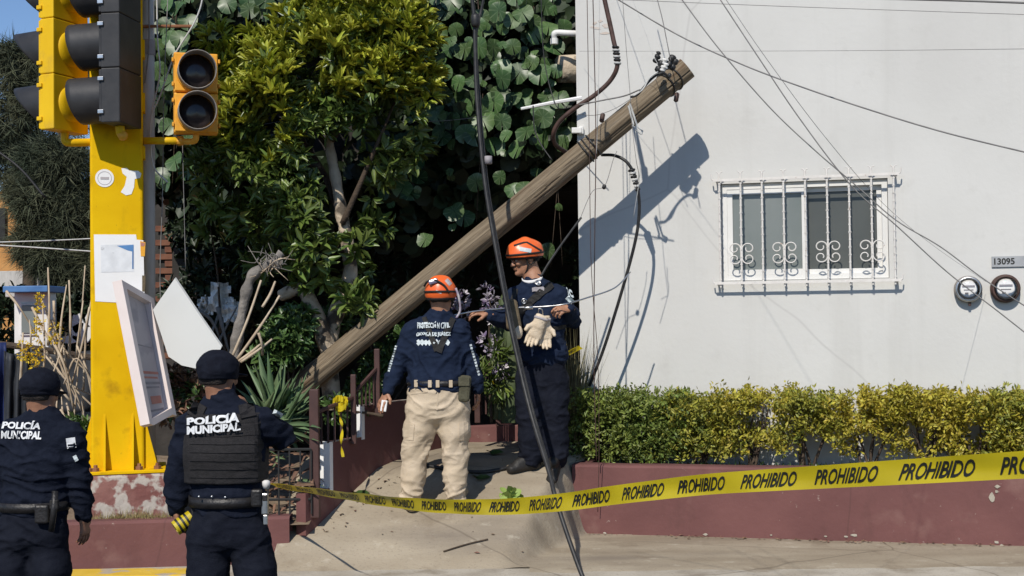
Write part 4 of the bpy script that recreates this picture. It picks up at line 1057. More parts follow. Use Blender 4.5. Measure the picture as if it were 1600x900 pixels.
# dry stems with yellow flower heads at the left
dsx = thing('dry_stems', 'tangle of pale dry stems with hanging yellow flowers left of the column', 'dry plant', loc=tuple(P(105, 680, 10.3)))
for q in ((112, 690, 120, 600, 133, 415), (92, 560, 96, 500, 104, 445), (108, 560, 110, 500, 108, 438), (75, 540, 77, 480, 75, 418), (130, 610, 135, 520, 144, 460), (50, 480, 90, 560, 135, 660), (60, 530, 100, 590, 150, 640), (70, 555, 110, 600, 150, 620), (75, 520, 100, 570, 115, 640), (88, 600, 104, 620, 118, 635), (100, 540, 105, 600, 115, 640), (100, 600, 120, 560, 150, 610), (32, 600, 34, 560, 36, 520), (48, 540, 48, 520, 46, 500), (10, 455, 30, 480, 55, 520), (66, 590, 70, 550, 66, 470), (118, 560, 126, 500, 130, 470), (95, 640, 108, 660, 140, 668), (128, 620, 132, 650, 137, 675), (100, 700, 98, 650, 96, 620), (86, 690, 88, 640, 90, 615), (106, 690, 108, 650, 104, 630), (80, 500, 100, 545, 140, 585), (70, 480, 90, 540, 128, 640), (84, 470, 88, 540, 110, 620), (140, 480, 128, 540, 112, 600), (120, 540, 136, 580, 148, 640), (60, 610, 84, 580, 104, 520)):
    d = 10.3 + random.uniform(-.2, .25)
    limb([P(q[0], q[1], d), P(q[2], q[3], d - .04), P(q[4], q[5], d + .05)], random.uniform(.008, .013), random.uniform(.004, .008), M['stick'], dsx, 'stem', 6, .003, 7)
for (x, y, r) in ((36, 540, 6), (36, 555, 6), (48, 560, 5), (57, 540, 8), (58, 560, 7), (57, 520, 5), (62, 480, 7), (62, 500, 6), (62, 465, 5), (88, 515, 8), (86, 530, 6), (55, 575, 5)):
    foliage('flower_head', [(x, y, r, 10.2)], 14, 4, .026, .013, M['yellow_flower'], dsx, T_SMALL, shell=.2, upb=-.3)
gr_ = [(130, 680, 22, 10.0), (105, 670, 20, 10.1), (140, 700, 15, 10.0), (95, 690, 15, 10.1)]
t = thing('shrub', 'small grey-green weeds at the foot of the dry stems', 'weeds', loc=tuple(P(125, 720, 10.0)))
foliage('foliage', gr_, 130, 6, .07, .025, M['leaf_shrub'], t, shell=.3)
gt = thing('grass_tuft', 'dry grass growing against the pedestal', 'grass', loc=tuple(P(200, 810, 9.5))); gt['kind'] = 'stuff'
n = 1500
gx = RNG.uniform(135, 262, n); gp = np.array([P(x, 815, 9.45)[:] for x in gx]); gp[:, 1] += RNG.uniform(-.03, .12, n); gp[:, 2] = .30
mesh_obj('blades', leaf_mesh('blades', gp, rnd(n, .45) + np.array([0, -.1, 1.0]), rnd(n), .04 + .10 * RNG.random(n) ** 2 * (1 - .5 * np.abs(gx - 190) / 70), .006, T_NEEDLE), gt, mat('dry_grass', (.20, .17, .06), (.33, .27, .12), .9, scale=4, island=.4))

# agave rosette
ag = thing('agave', 'blue-green agave with long pointed leaves beside the fallen pole', 'agave', loc=tuple(P(430, 690, 9.98)))
def agave_leaf(base, tip, w, sag, m, name):
    base, tip = Vector(base), Vector(tip); L_ = (tip - base); ln = L_.length; dv = L_.normalized()
    up = V(0, -.5, .85); up = (up - dv * up.dot(dv)).normalized(); sd = dv.cross(up)
    vs = []; fs = []; k = 9
    for i in range(k + 1):
        t = i / k; wd = w * (0.75 + .5 * t if t < .35 else (0.925) * (1 - ((t - .35) / .65)) ** .85 + .012)
        p = base + L_ * t + V(0, 0, -sag * ln * t * t)
        vs += [p - sd * wd + up * wd * .5, p - up * wd * .10, p + sd * wd + up * wd * .5, p - up * wd * .42]
    for i in range(k):
        a = i * 4
        for j in range(4):
            fs.append((a + j, a + (j + 1) % 4, a + 4 + (j + 1) % 4, a + 4 + j))
    MB().add(vs, fs).build(name, m, ag, True)
ac = P(424, 650, 9.95)
tips = [(384, 570), (396, 552), (404, 560), (412, 575), (440, 566), (425, 580), (455, 578), (462, 592), (470, 605), (478, 618), (484, 630), (492, 642), (490, 655), (488, 668), (484, 682), (476, 695), (498, 690), (440, 590), (450, 600), (458, 615), (470, 640), (376, 590), (368, 600), (360, 640), (372, 620), (448, 640), (462, 660), (440, 620), (388, 595), (420, 600), (455, 690), (430, 610), (480, 660), (410, 590), (500, 672), (496, 660), (470, 575), (446, 556), (482, 606), (494, 628), (490, 700), (470, 715), (452, 705), (436, 575), (418, 556), (404, 545), (476, 590), (460, 640), (478, 672), (466, 626)]
for i, (x, y) in enumerate(tips):
    tipd = 9.95 + random.uniform(-.35, .30)
    bx_ = ac + V(random.uniform(-.05, .05) + (x - 424) * .0006, random.uniform(-.08, .08), random.uniform(-.06, .06))
    agave_leaf(bx_, P(x, y, tipd), random.uniform(.028, .044), random.uniform(-.10, .16), M['agave'], 'leaf')
ac2 = P(452, 662, 9.82)
for (x, y) in ((500, 600), (508, 618), (506, 640), (502, 658), (492, 588), (480, 578), (506, 678), (498, 628), (490, 610), (470, 585), (496, 648), (488, 668), (500, 694), (478, 600), (484, 640), (466, 596), (474, 690), (458, 588)):
    bx_ = ac2 + V(random.uniform(-.05, .03), random.uniform(-.06, .06), random.uniform(-.05, .05))
    agave_leaf(bx_, P(x, y, 9.80 + random.uniform(-.3, .12)), random.uniform(.022, .034), random.uniform(-.05, .16), M['agave'], 'leaf')
for i in range(80):
    x, y = random.uniform(395, 492), random.uniform(680, 790)
    q = P(x, y, 9.66 + random.uniform(-.12, .30)); dv = V(random.uniform(-.22, .22), random.uniform(-.1, .1), random.uniform(-.09, .05))
    agave_leaf(q, q + dv, random.uniform(.012, .022), random.uniform(0, .4), M['agave_dry'] if i % 6 else M['agave'], 'dry_leaf')

# plants between the two rescuers
cc = thing('cactus', 'green columnar cactus stems between the two rescuers', 'cactus', loc=tuple(P(785, 640, 11.1)))
for (x, y0, y1, r, d) in ((786, 655, 455, .07, 11.1), (797, 660, 500, .065, 11.0), (768, 650, 500, .03, 11.2), (775, 655, 480, .035, 11.25)):
    b0, b1 = P(x, y0, d), P(x + 3, y1, d); n = 18; k = 12; mb = MB()
    for i in range(k + 1):
        t = i / k; rr = r * (1 if t < .85 else math.cos((t - .85) / .15 * 1.45))
        for j in range(n):
            a = 2 * math.pi * j / n; q = rr * (1 + .14 * math.cos(a * 6))
            mb.v.append(tuple(b0.lerp(b1, t) + V(math.cos(a) * q, math.sin(a) * q, 0)))
    for i in range(k):
        for j in range(n): a = i * n + j; b = i * n + (j + 1) % n; mb.f.append((a, b, b + n, a + n))
    mb.build('stem', M['cactus'], cc, True)
pf = thing('flowering_plant', 'variegated purple and white plant beside the cactus stems', 'plant', loc=tuple(P(765, 640, 11.0)))
foliage('foliage', [(764, 470, 14, 10.95), (768, 490, 12, 10.95), (760, 535, 10, 10.95), (772, 545, 10, 10.95), (780, 580, 12, 10.9), (757, 455, 8, 10.95), (720, 470, 14, 11.3), (722, 500, 10, 11.3)], 90, 5, .05, .022, M['purple_leaf'], pf, T_OVAL, shell=.1, upb=-.2)
foliage('leaf_spikes', [(770, 560, 22, 10.95), (778, 600, 16, 10.95), (760, 590, 16, 11.0)], 50, 4, .15, .02, M['leaf_green'], pf, T_OVAL, shell=.1, upb=-.6)
limb([P(768, 660, 11.0), P(764, 560, 11.0), P(766, 460, 11.0)], .014, .006, M['dark_bark'], pf, 'stem', 5)
pr = thing('reed_clump', 'dry green reeds against the white house corner behind the rescuer', 'reeds', loc=tuple(P(898, 690, 11.0)))
n = 260
base = np.array([P(RNG.uniform(880, 906), 690, RNG.uniform(11.05, 11.3))[:] for _ in range(n)])
mesh_obj('blades', leaf_mesh('blades', base, rnd(n, .13) + np.array([0, 0, 1.0]), rnd(n), .5 + .6 * RNG.random(n), .014, T_NEEDLE), pr, mat('dry_reed', (.12, .10, .05), (.22, .2, .10), .9, scale=5, island=.4))

# ------------------------------------------------------------------ grey-green drooping trees against the sky
def casuarina(lab, lobes, trunk, n):
    t = thing('drooping_tree', lab, 'tree', 'trees against the sky', loc=tuple(P(trunk[0][0], 640, lobes[0][3])))
    pos, d = lobes_points(lobes, n, .15, 1.0)
    k = 20
    b = np.repeat(pos, k, 0); al = unit(np.repeat(unit(d + rnd(n, .5)), k, 0) * .25 + rnd(n * k, .55) + np.array([0, 0, -.30]))
    me = leaf_mesh('crown', b, al, rnd(n * k), .14 + .26 * RNG.random(n * k), .015, T_NEEDLE)
    mesh_obj('crown', me, t, M['casuarina'])
    limb([P(x, y, lobes[0][3]) for x, y in trunk], .16, .05, M['dark_bark'], t, 'trunk', 6)
    for l in lobes[::2]:
        a = P(trunk[1][0], trunk[1][1], lobes[0][3]); limb([a, a.lerp(P(l[0], l[1], l[3]), .5) + V(0, 0, .3), P(l[0], l[1], l[3])], .05, .01, M['dark_bark'], t, 'branch', 5)
casuarina('wispy drooping grey-green tree behind the yellow-backed signal', [(30, 110, 42, 22), (60, 150, 42, 22), (20, 190, 48, 22), (75, 90, 32, 22.5), (110, 170, 40, 22.5), (20, 90, 28, 22), (10, 240, 50, 22), (60, 230, 36, 22.5), (130, 120, 30, 22)], [(40, 620), (48, 380), (45, 200)], 1400)
casuarina('dense dark drooping tree between the orange house and the column', [(100, 260, 46, 20), (70, 320, 46, 20), (120, 330, 46, 20), (95, 400, 46, 20), (130, 420, 40, 20), (60, 380, 40, 20), (45, 300, 34, 20.5), (110, 460, 36, 20), (60, 250, 30, 20)], [(95, 620), (98, 420), (100, 280)], 3000)
bs = thing('shrub', 'low dark bushes behind the tarpaulin at the far left', 'shrub', loc=tuple(P(100, 560, 19)))
foliage('foliage', [(10, 480, 30, 19), (100, 500, 34, 19), (135, 490, 30, 19), (60, 560, 40, 19.5), (120, 560, 40, 19.5), (10, 560, 40, 19.5)], 500, 7, .16, .06, M['shade_leaf'], bs, shell=.2)
sg2 = MB()
for (cx, cy, rx, ry) in ((128, 520, 22, 16), (120, 505, 10, 16), (110, 530, 16, 8), (140, 500, 8, 14)):
    pts = [P(cx + rx * math.cos(a) * random.uniform(.7, 1.1), cy + ry * math.sin(a) * random.uniform(.7, 1.1), 17.5) for a in [2 * math.pi * j / 11 for j in range(11)]]
    sg2.prism(pts, (0, .05, 0))
tag(sg2.build('white_sheeting', M['rag_white']), 'ragged white sheeting seen through the dry stems', 'sheeting')

# ------------------------------------------------------------------ hedge on the long planter: a row of clipped shrubs
hed = [  # u along the wall, half width, colour, leaf count, gappiness
    (.24, .30, 'hedge_green', 2600, 0), (.62, .32, 'hedge_green', 2400, .1), (1.04, .32, 'hedge_mix', 2000, .35), (1.47, .33, 'hedge_gold', 1600, .6), (1.90, .33, 'hedge_mix', 1400, .75), (2.34, .34, 'hedge_gold', 1500, .7),
    (2.76, .33, 'hedge_gold', 1700, .65), (3.18, .34, 'hedge_gold', 1900, .5), (3.62, .34, 'hedge_mix', 2000, .4), (4.05, .34, 'hedge_mix', 2300, .25), (4.5, .36, 'hedge_gold', 2000, .3), (4.95, .36, 'hedge_mix', 2000, .3)]
hlabels = ['dense green hedge shrub at the left end beside the rescuer in navy', 'green hedge shrub second from the left end', 'yellow-green hedge shrub third from the left end', 'golden hedge shrub under the left end of the window grille', 'thin yellow-green hedge shrub under the left window pane', 'open golden hedge shrub below the middle of the window',
           'golden hedge shrub below the right window pane', 'golden hedge shrub just right of the window', 'yellow-green hedge shrub below the left electricity meter', 'fuller yellow-green hedge shrub below the right electricity meter', 'golden hedge shrub cut by the right picture edge', 'hedge shrub past the right picture edge']
for (u, hw_, mk, n, gap), lab in list(zip(hed, hlabels))[:11]:
    t = thing('hedge_shrub', lab, 'shrub', 'hedge along the white wall', loc=tuple(PW(u, .5, -.45)))
    top = 1.085 + .03 * math.sin(u * 5) + (.03 if u > 3.6 else 0)
    low_ = .56 + .13 * gap
    for k in range(5):
        b0 = PW(u + random.uniform(-.07, .07), .49, -.45 + random.uniform(-.05, .05))
        b1 = PW(u + random.uniform(-.22, .22), random.uniform(.8, 1.05), -.45 + random.uniform(-.12, .12))
        limb([b0, b0.lerp(b1, .5) + V(random.uniform(-.04, .04), 0, .03), b1], .014, .005, M['dark_bark'], t, 'stem', 4, .003, 6)
    nt = int(n * .32)
    uu = u + np.clip(RNG.normal(0, hw_ * .62, nt), -hw_ * 1.25, hw_ * 1.25)
    zz = low_ + (top - low_) * (1 - RNG.random(nt) ** (1.15 + gap * 1.1))
    zz += .085 * np.array([noise.noise((float(a) * 7, 0, 3)) for a in uu])
    ww = -.45 + RNG.uniform(-.25, .27, nt)
    # natural gaps
    keep = np.array([noise.noise((float(a) * 4.2, float(z) * 5, 2.2)) > -.52 + .72 * gap * (1 - (z - low_) / (top - low_)) for a, z in zip(uu, zz)])
    pos = np.array([PW(float(a), float(z), float(w_))[:] for a, z, w_ in zip(uu[keep], zz[keep], ww[keep])])
    # a few long shoots above the clipped top
    sh = 22
    ps = np.array([PW(u + random.uniform(-hw_, hw_), top + random.uniform(.0, .06), -.45 + random.uniform(-.2, .2))[:] for _ in range(sh)])
    pos = np.concatenate([pos, ps])
    dirs = unit(rnd(len(pos), .8) + np.array([0, -.3, .45]))
    b, al, nr = whorl_leaves(pos, dirs, 8, 1.0)
    b = b + rnd(len(b), .018)
    mesh_obj('foliage', leaf_mesh('foliage', b, al, nr, .030 + .022 * RNG.random(len(b)), .015 + .008 * RNG.random(len(b)), T_SMALL), t, M[mk])
gw = MB()
gc = thing('ground_weeds', 'low weeds and dry twigs at the foot of the hedge', 'weeds', loc=tuple(PW(2, .5, -.4))); gc['kind'] = 'stuff'
n = 900
gp = np.array([PW(float(RNG.uniform(0.1, 4.6)), .50, -float(RNG.uniform(.16, .5)))[:] for _ in range(n)])
mesh_obj('weeds', leaf_mesh('weeds', gp, rnd(n, .7) + np.array([0, 0, .6]), rnd(n), .04 + .05 * RNG.random(n), .012, T_SMALL), gc, M['leaf_shrub'])
# ------------------------------------------------------------------ fallen wooden utility pole
tipP, baseP = P(1074, 106, 10.50), P(480, 596, 11.05)
axis = (tipP - baseP).normalized()
baseP = baseP - axis * .62
plen = (tipP - baseP).length
pole = thing('fallen_pole', 'weathered wooden utility pole leaning across the ramp against the cables', 'utility pole', loc=tuple(baseP))
vs = []; fs = []; n, k = 72, 110
for i in range(k + 1):
    z = plen * i / k
    r = .113 + (.094 - .113) * i / k
    for j in range(n):
        a = 2 * math.pi * j / n
        rr = r * (1 + .035 * noise.noise((math.cos(a) * 1.2, math.sin(a) * 1.2, z * .7)) + .012 * noise.noise((math.cos(a) * 6, math.sin(a) * 6, z * 1.2)))
        crack = noise.noise((math.cos(a) * 3.1, math.sin(a) * 3.1, z * .35 + 5))
        if abs(crack) < .028: rr -= .012
        kn_ = noise.noise((math.cos(a) * 1.6 + 9, math.sin(a) * 1.6, z * 1.6))
        if kn_ > .55: rr += .03 * (kn_ - .55)
        zz = z
        vs.append((rr * math.cos(a), rr * math.sin(a), zz))
for i in range(k):
    for j in range(n):
        a = i * n + j; b = i * n + (j + 1) % n; fs.append((a, b, b + n, a + n))
fs += [tuple(reversed(range(n)))]
shaft = mesh_obj('shaft', MB().add(vs, fs).mesh('shaft'), None, M['wood_pole'], True)
shaft.parent = pole
rot = frame(axis, V(0, -1, 0)).to_4x4()
shaft.matrix_local = rot
ce = MB().add([vs[k * n + j] for j in range(n)] + [(0, 0, plen + .006)], [(j, (j + 1) % n, n) for j in range(n)]).mesh('cut_end')
o = mesh_obj('cut_end', ce, None, M['cut_wood']); o.parent = pole; o.matrix_local = rot
def pole_at(px):
    "axis point of the pole nearest to pixel column px, as distance along the pole"
    best = min((abs((lambda q: 800 + FPX * (q - CAM).dot(_Rt) / (q - CAM).dot(_F))(baseP + axis * t) - px), t) for t in [plen * i / 400 for i in range(401)])
    return best[1]
for (px, r) in ((915, .009), (921, .007), (927, .009), (1040, .008), (1052, .007)):
    t = pole_at(px); rr = .113 + (.094 - .113) * t / plen + .004
    c = baseP + axis * t; x_ = rot.to_3x3() @ V(1, 0, 0); y_ = rot.to_3x3() @ V(0, 1, 0); sk_ = .05 if px > 1000 else .0
    pts = [c + (x_ * math.cos(a) + y_ * math.sin(a)) * rr + axis * (sk_ * math.cos(a)) for a in [2 * math.pi * j / 24 for j in range(25)]]
    MB().tube(pts, r, 6, False).build('wire_band', M['cable_black'], pole, True)
# hardware at the pole top
hwk = thing('insulator_rack', 'dark bracket with white spool insulators on the pole top', 'insulator', loc=tuple(P(1040, 105, 10.22)))
for (x, y, r, L_) in ((1031, 104, .030, .10), (1026, 92, .026, .07), (1028, 85, .022, .05), (1048, 96, .030, .11), (1053, 101, .026, .10), (1034, 112, .026, .06)):
    c = P(x, y, 10.24); MB().lathe(c, (.5, -.2, 1), [(-L_ / 2, r * .5), (-L_ / 2 + .01, r), (-.01, r), (0, r * .55), (.01, r), (L_ / 2 - .01, r), (L_ / 2, r * .5)], 12).build('clevis', M['cable_black'], hwk, True)
for (x, y) in ((1038, 96), (1040, 103), (1036, 107)):
    c = P(x, y, 10.22); MB().lathe(c, (.3, -.3, 1), [(-.025, .012), (-.02, .022), (-.009, .024), (0, .014), (.009, .024), (.02, .022), (.025, .012)], 12).build('spool', M['rag_white'], hwk, True)
MB().tube(spline([P(1046, 122, 10.22), P(1036, 114, 10.20), P(1022, 120, 10.20), P(1008, 134, 10.20), P(996, 148, 10.20), P(985, 152, 10.22)], 5), .010, 6).build('twisted_lead', M['cable_black'], hwk, True)
MB().tube(spline([P(1028, 112, 10.18), P(1015, 122, 10.18), P(1004, 140, 10.18), P(990, 150, 10.20)], 5), .006, 6).build('twisted_lead', M['wire_white'], hwk, True)
for (x0, y0, x1, y1) in ((982, 165, 990, 195), (984, 162, 996, 198), (988, 196, 996, 205), (996, 198, 1004, 204), (1004, 204, 1002, 210), (1002, 210, 995, 204)):
    MB().tube([P(x0, y0, 10.32), P(x1, y1, 10.32)], .008, 6).build('clamp', M['wire_white'], hwk)
for (x, y) in ((941, 184), (1057, 152)):
    MB().lathe(P(x, y, 10.37), (.2, 0, 1), [(-.04, .008), (-.03, .02), (.03, .02), (.04, .008)], 10).build('plug', M['cable_brown'], hwk, True)

# ------------------------------------------------------------------ cables and wires
def cable(name, label, pts, r, m, group=None, cat='cable', sides=8, n=8):
    q = [P(*p) for p in pts]                    # a wire that leaves the picture runs on past its edge
    if name in ('utility_wire', 'street_wire'):
        if pts[-1][0] > 1600: q += [q[-1] + (q[-1] - q[-2]) * k_ for k_ in (1.5, 4)]
        if pts[0][1] <= 0 or pts[0][0] < 0: q = [q[0] + (q[0] - q[1]) * k_ for k_ in (3, 1.2)] + q
    o = MB().tube(spline(q, n), r, sides).build(name, m, None, True)
    return tag(o, label, cat, group)
hc = thing('heavy_cable', 'thick black cable hanging down across the ramp in front of the rescuer', 'cable', loc=tuple(P(912, 905, 8.75)))
MB().tube(spline([P(733, -30, 10.1), P(741, 30, 10.1), P(745, 150, 10.05), P(757, 280, 9.95), P(775, 390, 9.85), P(800, 520, 9.7), P(828, 640, 9.5), P(857, 735, 9.2), P(868, 778, 9.05), P(888, 840, 8.9), P(912, 905, 8.75), P(935, 950, 8.62)], 10), .0165, 10).build('strand', M['cable_black'], hc, True)
MB().tube(spline([P(762, -30, 10.1), P(752, 15, 10.12), P(744, 60, 10.1), P(749, 150, 10.09), P(761, 280, 9.99), P(779, 390, 9.89), P(804, 520, 9.74), P(832, 640, 9.54), P(860, 735, 9.22)], 10), .0105, 8).build('strand', M['cable_black'], hc, True)
MB().lathe(P(743, 32, 10.08), (0, 0, 1), [(-.05, .03), (-.03, .038), (.03, .038), (.05, .03)], 12).build('clamp', M['cable_black'], hc, True)
MB().lathe(P(763, 250, 9.96), (0, 0, 1), [(-.03, .03), (.03, .03)], 10).build('clamp', M['sign_dark'], hc, True)
bc = thing('brown_cable', 'brown service cable curling down behind the fallen pole', 'cable', loc=tuple(P(895, 242, 10.75)))
MB().tube(spline([P(938, -30, 10.3), P(947, 10, 10.3), P(958, 60, 10.3), P(965, 98, 10.3), P(955, 124, 10.35), P(930, 148, 10.4), P(900, 168, 10.45), P(876, 188, 10.5), P(865, 208, 10.55), P(868, 226, 10.65), P(885, 238, 10.75), P(900, 244, 10.8)], 8), .019, 8).build('cable', M['cable_brown'], bc, True)
for i in range(6):
    MB().lathe(P(962 + i * .6, 74 + i * 5, 10.3), (.1, 0, 1), [(-.008, .028), (.004, .031), (.008, .028)], 12).build('tie_coil', M['wire_white'] if i % 2 else M['cable_black'], bc, True)
sc = thing('black_cable', 'dark cable with a striped sleeve hanging before the white wall', 'cable', loc=tuple(P(920, 605, 11.03)))
MB().tube(spline([P(940, 242, 10.83), P(960, 243, 10.73), P(978, 252, 10.68), P(990, 270, 10.68), P(996, 292, 10.68), P(999, 325, 10.70), P(994, 370, 10.73), P(976, 440, 10.78), P(945, 540, 10.88), P(921, 603, 10.96)], 8), .0135, 8).build('cable', M['cable_black'], sc, True)
for i in range(7):
    MB().lathe(P(987 + i * 1.6, 266 + i * 5, 10.68), (-.25, 0, 1), [(-.010, .026 - i * .001), (.0, .034 - i * .002), (.010, .026 - i * .001)], 12).build('sleeve_ring', M['wire_white'] if i % 2 else M['cable_black'], sc, True)
ww = 'wire'
thin = [
 ('utility_wire', 'long sagging wire from above the pole top to the right picture edge', [(950, -10, 5.66), (1060, 55, 5.6), (1160, 101, 5.38), (1250, 135, 5.15), (1360, 172, 4.98), (1480, 208, 4.82), (1640, 247, 4.65)], 0.0029, 'wire'),
 ('utility_wire', 'wire crossing the window towards the left electricity meter', [(1055, -15, 5.49), (1120, 72, 5.38), (1200, 165, 5.32), (1270, 232, 5.26), (1340, 292, 5.21), (1400, 344, 5.15), (1470, 386, 5.1), (1540, 438, 5.04), (1640, 503, 4.98)], 0.0025, 'wire'),
 ('utility_wire', 'steeper wire crossing the window grille towards the bottom right', [(1116, -15, 5.54), (1180, 82, 5.46), (1250, 186, 5.38), (1330, 290, 5.32), (1400, 352, 5.26), (1480, 425, 5.21), (1560, 487, 5.15), (1640, 550, 5.1)], 0.0025, 'wire'),
 ('utility_wire', 'faint thin wire right of the two crossing wires', [(1128, -10, 5.71), (1200, 95, 5.8), (1290, 215, 6.2), (1380, 318, 7.2), (1460, 385, 8.8), (1540, 440, 10.42)], 0.0012, 'wire'),
 ('utility_wire', 'thin level wire high on the white wall', [(905, 80, 11.2), (1100, 80, 9.4), (1350, 79, 7.2), (1640, 76, 5.4)], 0.0012, 'wire'),
 ('utility_wire', 'faint wire near the top edge above the white wall', [(980, 0, 5.6), (1200, 9, 5.49), (1400, 16, 5.38), (1640, 24, 5.21)], 0.0012, 'wire'),
 ('utility_wire', 'dark wire cutting the top right picture corner', [(1380, -2, 4.7), (1500, 1, 4.65), (1640, 6, 4.59)], 0.0038, 'wire'),
 ('utility_wire', 'short wire rising from the insulators at the pole top', [(1022, -20, 10.1), (1035, 30, 10.05), (1043, 70, 10.0), (1048, 95, 10.0)], 0.0036, 'wire'),
 ('utility_wire', 'faint wire rising beside the pole top', [(985, -10, 10.3), (1008, 50, 10.2), (1020, 85, 10.1), (1028, 100, 10.05)], 0.0020, 'wire_white'),
 ('hanging_wire', 'dark thin wire hanging down the left edge of the white wall', [(926, -20, 10.25), (929, 100, 10.25), (931, 220, 10.25), (929, 400, 10.3), (928, 560, 10.35), (932, 720, 10.4)], 0.0040, 'cable_brown'),
 ('hanging_wire', 'second thin wire hanging beside the white wall edge', [(917, -20, 10.2), (919, 100, 10.2), (921, 240, 10.2), (924, 420, 10.2), (934, 560, 10.3), (936, 700, 10.4), (934, 800, 10.45)], 0.0029, 'cable_brown'),
 ('hanging_wire', 'pale wire hanging in front of the white wall corner', [(937, -20, 10.3), (936, 80, 10.3), (934, 180, 10.3), (932, 240, 10.3)], 0.0022, 'wire_white'),
 ('hanging_wire', 'pale slack wire looping under the pole top', [(973, 0, 10.2), (978, 70, 10.2), (984, 140, 10.15), (988, 200, 10.1), (994, 250, 10.1), (998, 275, 10.2), (992, 300, 10.3)], 0.0022, 'wire'),
 ('hanging_wire', 'pale wire dropping from the pole clamp', [(993, 205, 10.1), (996, 235, 10.15), (1000, 270, 10.2), (990, 340, 10.3)], 0.0025, 'wire_white'),
 ('hanging_wire', 'slack wire loop between pole and wall corner', [(905, 345, 10.2), (925, 300, 10.2), (945, 290, 10.2), (958, 250, 10.2), (964, 236, 10.25)], 0.0025, 'wire'),
 ('hanging_wire', 'lavender service wire running to the pole top', [(905, 164, 10.3), (940, 157, 10.2), (975, 150, 10.1), (1000, 140, 10.0)], 0.0058, 'wire'),
 ('hanging_wire', 'thin slack wire below the lavender service wire', [(900, 178, 10.4), (930, 180, 10.3), (960, 170, 10.2), (985, 155, 10.1)], 0.0022, 'wire'),
 ('hanging_wire', 'thin wire loop in the dark beside the vine', [(833, 165, 11.0), (835, 200, 11.0), (845, 225, 10.95), (862, 250, 10.9)], .006, 'cable_black'),
 ('hanging_wire', 'thin dark wire drooping through the vine leaves', [(845, -10, 11.2), (850, 90, 11.2), (866, 158, 11.1), (880, 170, 11.0), (915, 160, 10.6)], .0045, 'cable_black'),
 ('pulling_line', 'steel line held taut by the rescuer in front of his chest', [(706, 493, 9.98), (745, 486, 10.05), (800, 481, 10.12), (850, 479, 10.12), (884, 475, 10.10), (915, 466, 10.2), (960, 450, 10.3), (985, 425, 10.4)], .0065, 'steel'),
 ('tension_strap', 'dark strap running from the rescuer shoulder up to the wall corner', [(908, 340, 10.45), (880, 378, 10.35), (858, 410, 10.27), (845, 432, 10.22)], .010, 'cable_black'),
 ('street_wire', 'upper grey wire left of the yellow column', [(-20, 379, 15), (75, 376, 15), (160, 372, 15)], 0.0072, 'wire_white'),
 ('street_wire', 'lower grey wire left of the yellow column', [(-20, 382, 15), (75, 388, 15), (160, 394, 15)], 0.0086, 'wire_white'),
 ('street_wire', 'dark slanting cable in front of the drooping tree', [(-20, 225, 14), (30, 262, 14), (70, 308, 14)], .014, 'cable_black'),
 ('street_wire', 'faint wire behind the orange pedestrian signal', [(340, 210, 11.5), (480, 185, 11.5), (660, 190, 11.5), (760, 182, 11.5)], 0.0029, 'wire'),
]
for (nm, lab, pts, r, m) in thin:
    cable(nm, lab, pts, r, M[m], 'loose utility wires', 'wire', 6)
# wire loops under the pole top: bundle of fine broken strands
for (x, y) in ((944, 292), (1046, 118)):
    tag(MB().lathe(P(x, y, 10.2), (.3, 0, 1), [(-.02, .006), (-.012, .016), (.012, .016), (.02, .006)], 8).build('wire_plug', M['cable_black'], None, True), 'small dark plug on the slack wire, ' + ('below the pole' if x < 1000 else 'at the pole top'), 'plug')
# cable lying on the ramp behind the beige trousers
cz = []
for (x, y) in ((-.75, 10.48), (-.50, 10.38), (-.25, 10.34), (0.0, 10.42), (.18, 10.52)):
    cz.append(V(x, y, ramp_z(x, y) + .018))
tag(MB().tube(spline(cz, 8), .014, 8).build('ground_cable', M['cable_black'], None, True), 'black cable lying on the ramp by the rescuer boots', 'cable')
tw = MB().tube(spline([V(-.52, 9.32, ramp_z(-.52, 9.32) + .01), V(-.35, 9.40, ramp_z(-.35, 9.4) + .012), V(-.20, 9.45, ramp_z(-.2, 9.45) + .012)], 6), [.006] * 13, 6)
tag(tw.build('twig', M['dark_bark'], None, True), 'thin dark twig lying on the lower ramp', 'twig')
gl = thing('fallen_leaf', 'crumpled pale green leaf lying on the ramp', 'leaf', loc=tuple(P(795, 768, 9.98)))
c0 = V(-.025, 9.96, 0); c0.z = ramp_z(c0.x, c0.y) + .03
pp_ = np.array([c0[:]]) + rnd(26, .022)
mesh_obj('blade', leaf_mesh('blade', pp_, rnd(26), rnd(26), .07 + .03 * RNG.random(26), .06, T_ROUND), gl, mat('pale_green_leaf', (.22, .33, .06), (.33, .44, .12), .6, scale=9, transl=.2))
for i, (x, y, lab) in enumerate(((-1.25, 10.05, 'dark green fallen leaf at the foot of the ramp wall'), (-.30, 10.25, 'dark fallen leaf beside the beige trousers'), (-.20, 10.9, 'green fallen leaf at the top of the ramp'))):
    z = ramp_z(x, y) + .012
    me = leaf_mesh('fallen_leaf', np.array([[x, y, z], [x + .03, y + .02, z + .01]]), np.array([[1, .3, .15], [-.6, .8, .1]]), np.array([[0, -.3, 1], [0.2, 0, 1]]), np.array([.12, .10]), np.array([.09, .08]), T_ROUND)
    tag(mesh_obj('fallen_leaf', me, None, M['leaf_shrub']), lab, 'leaf')
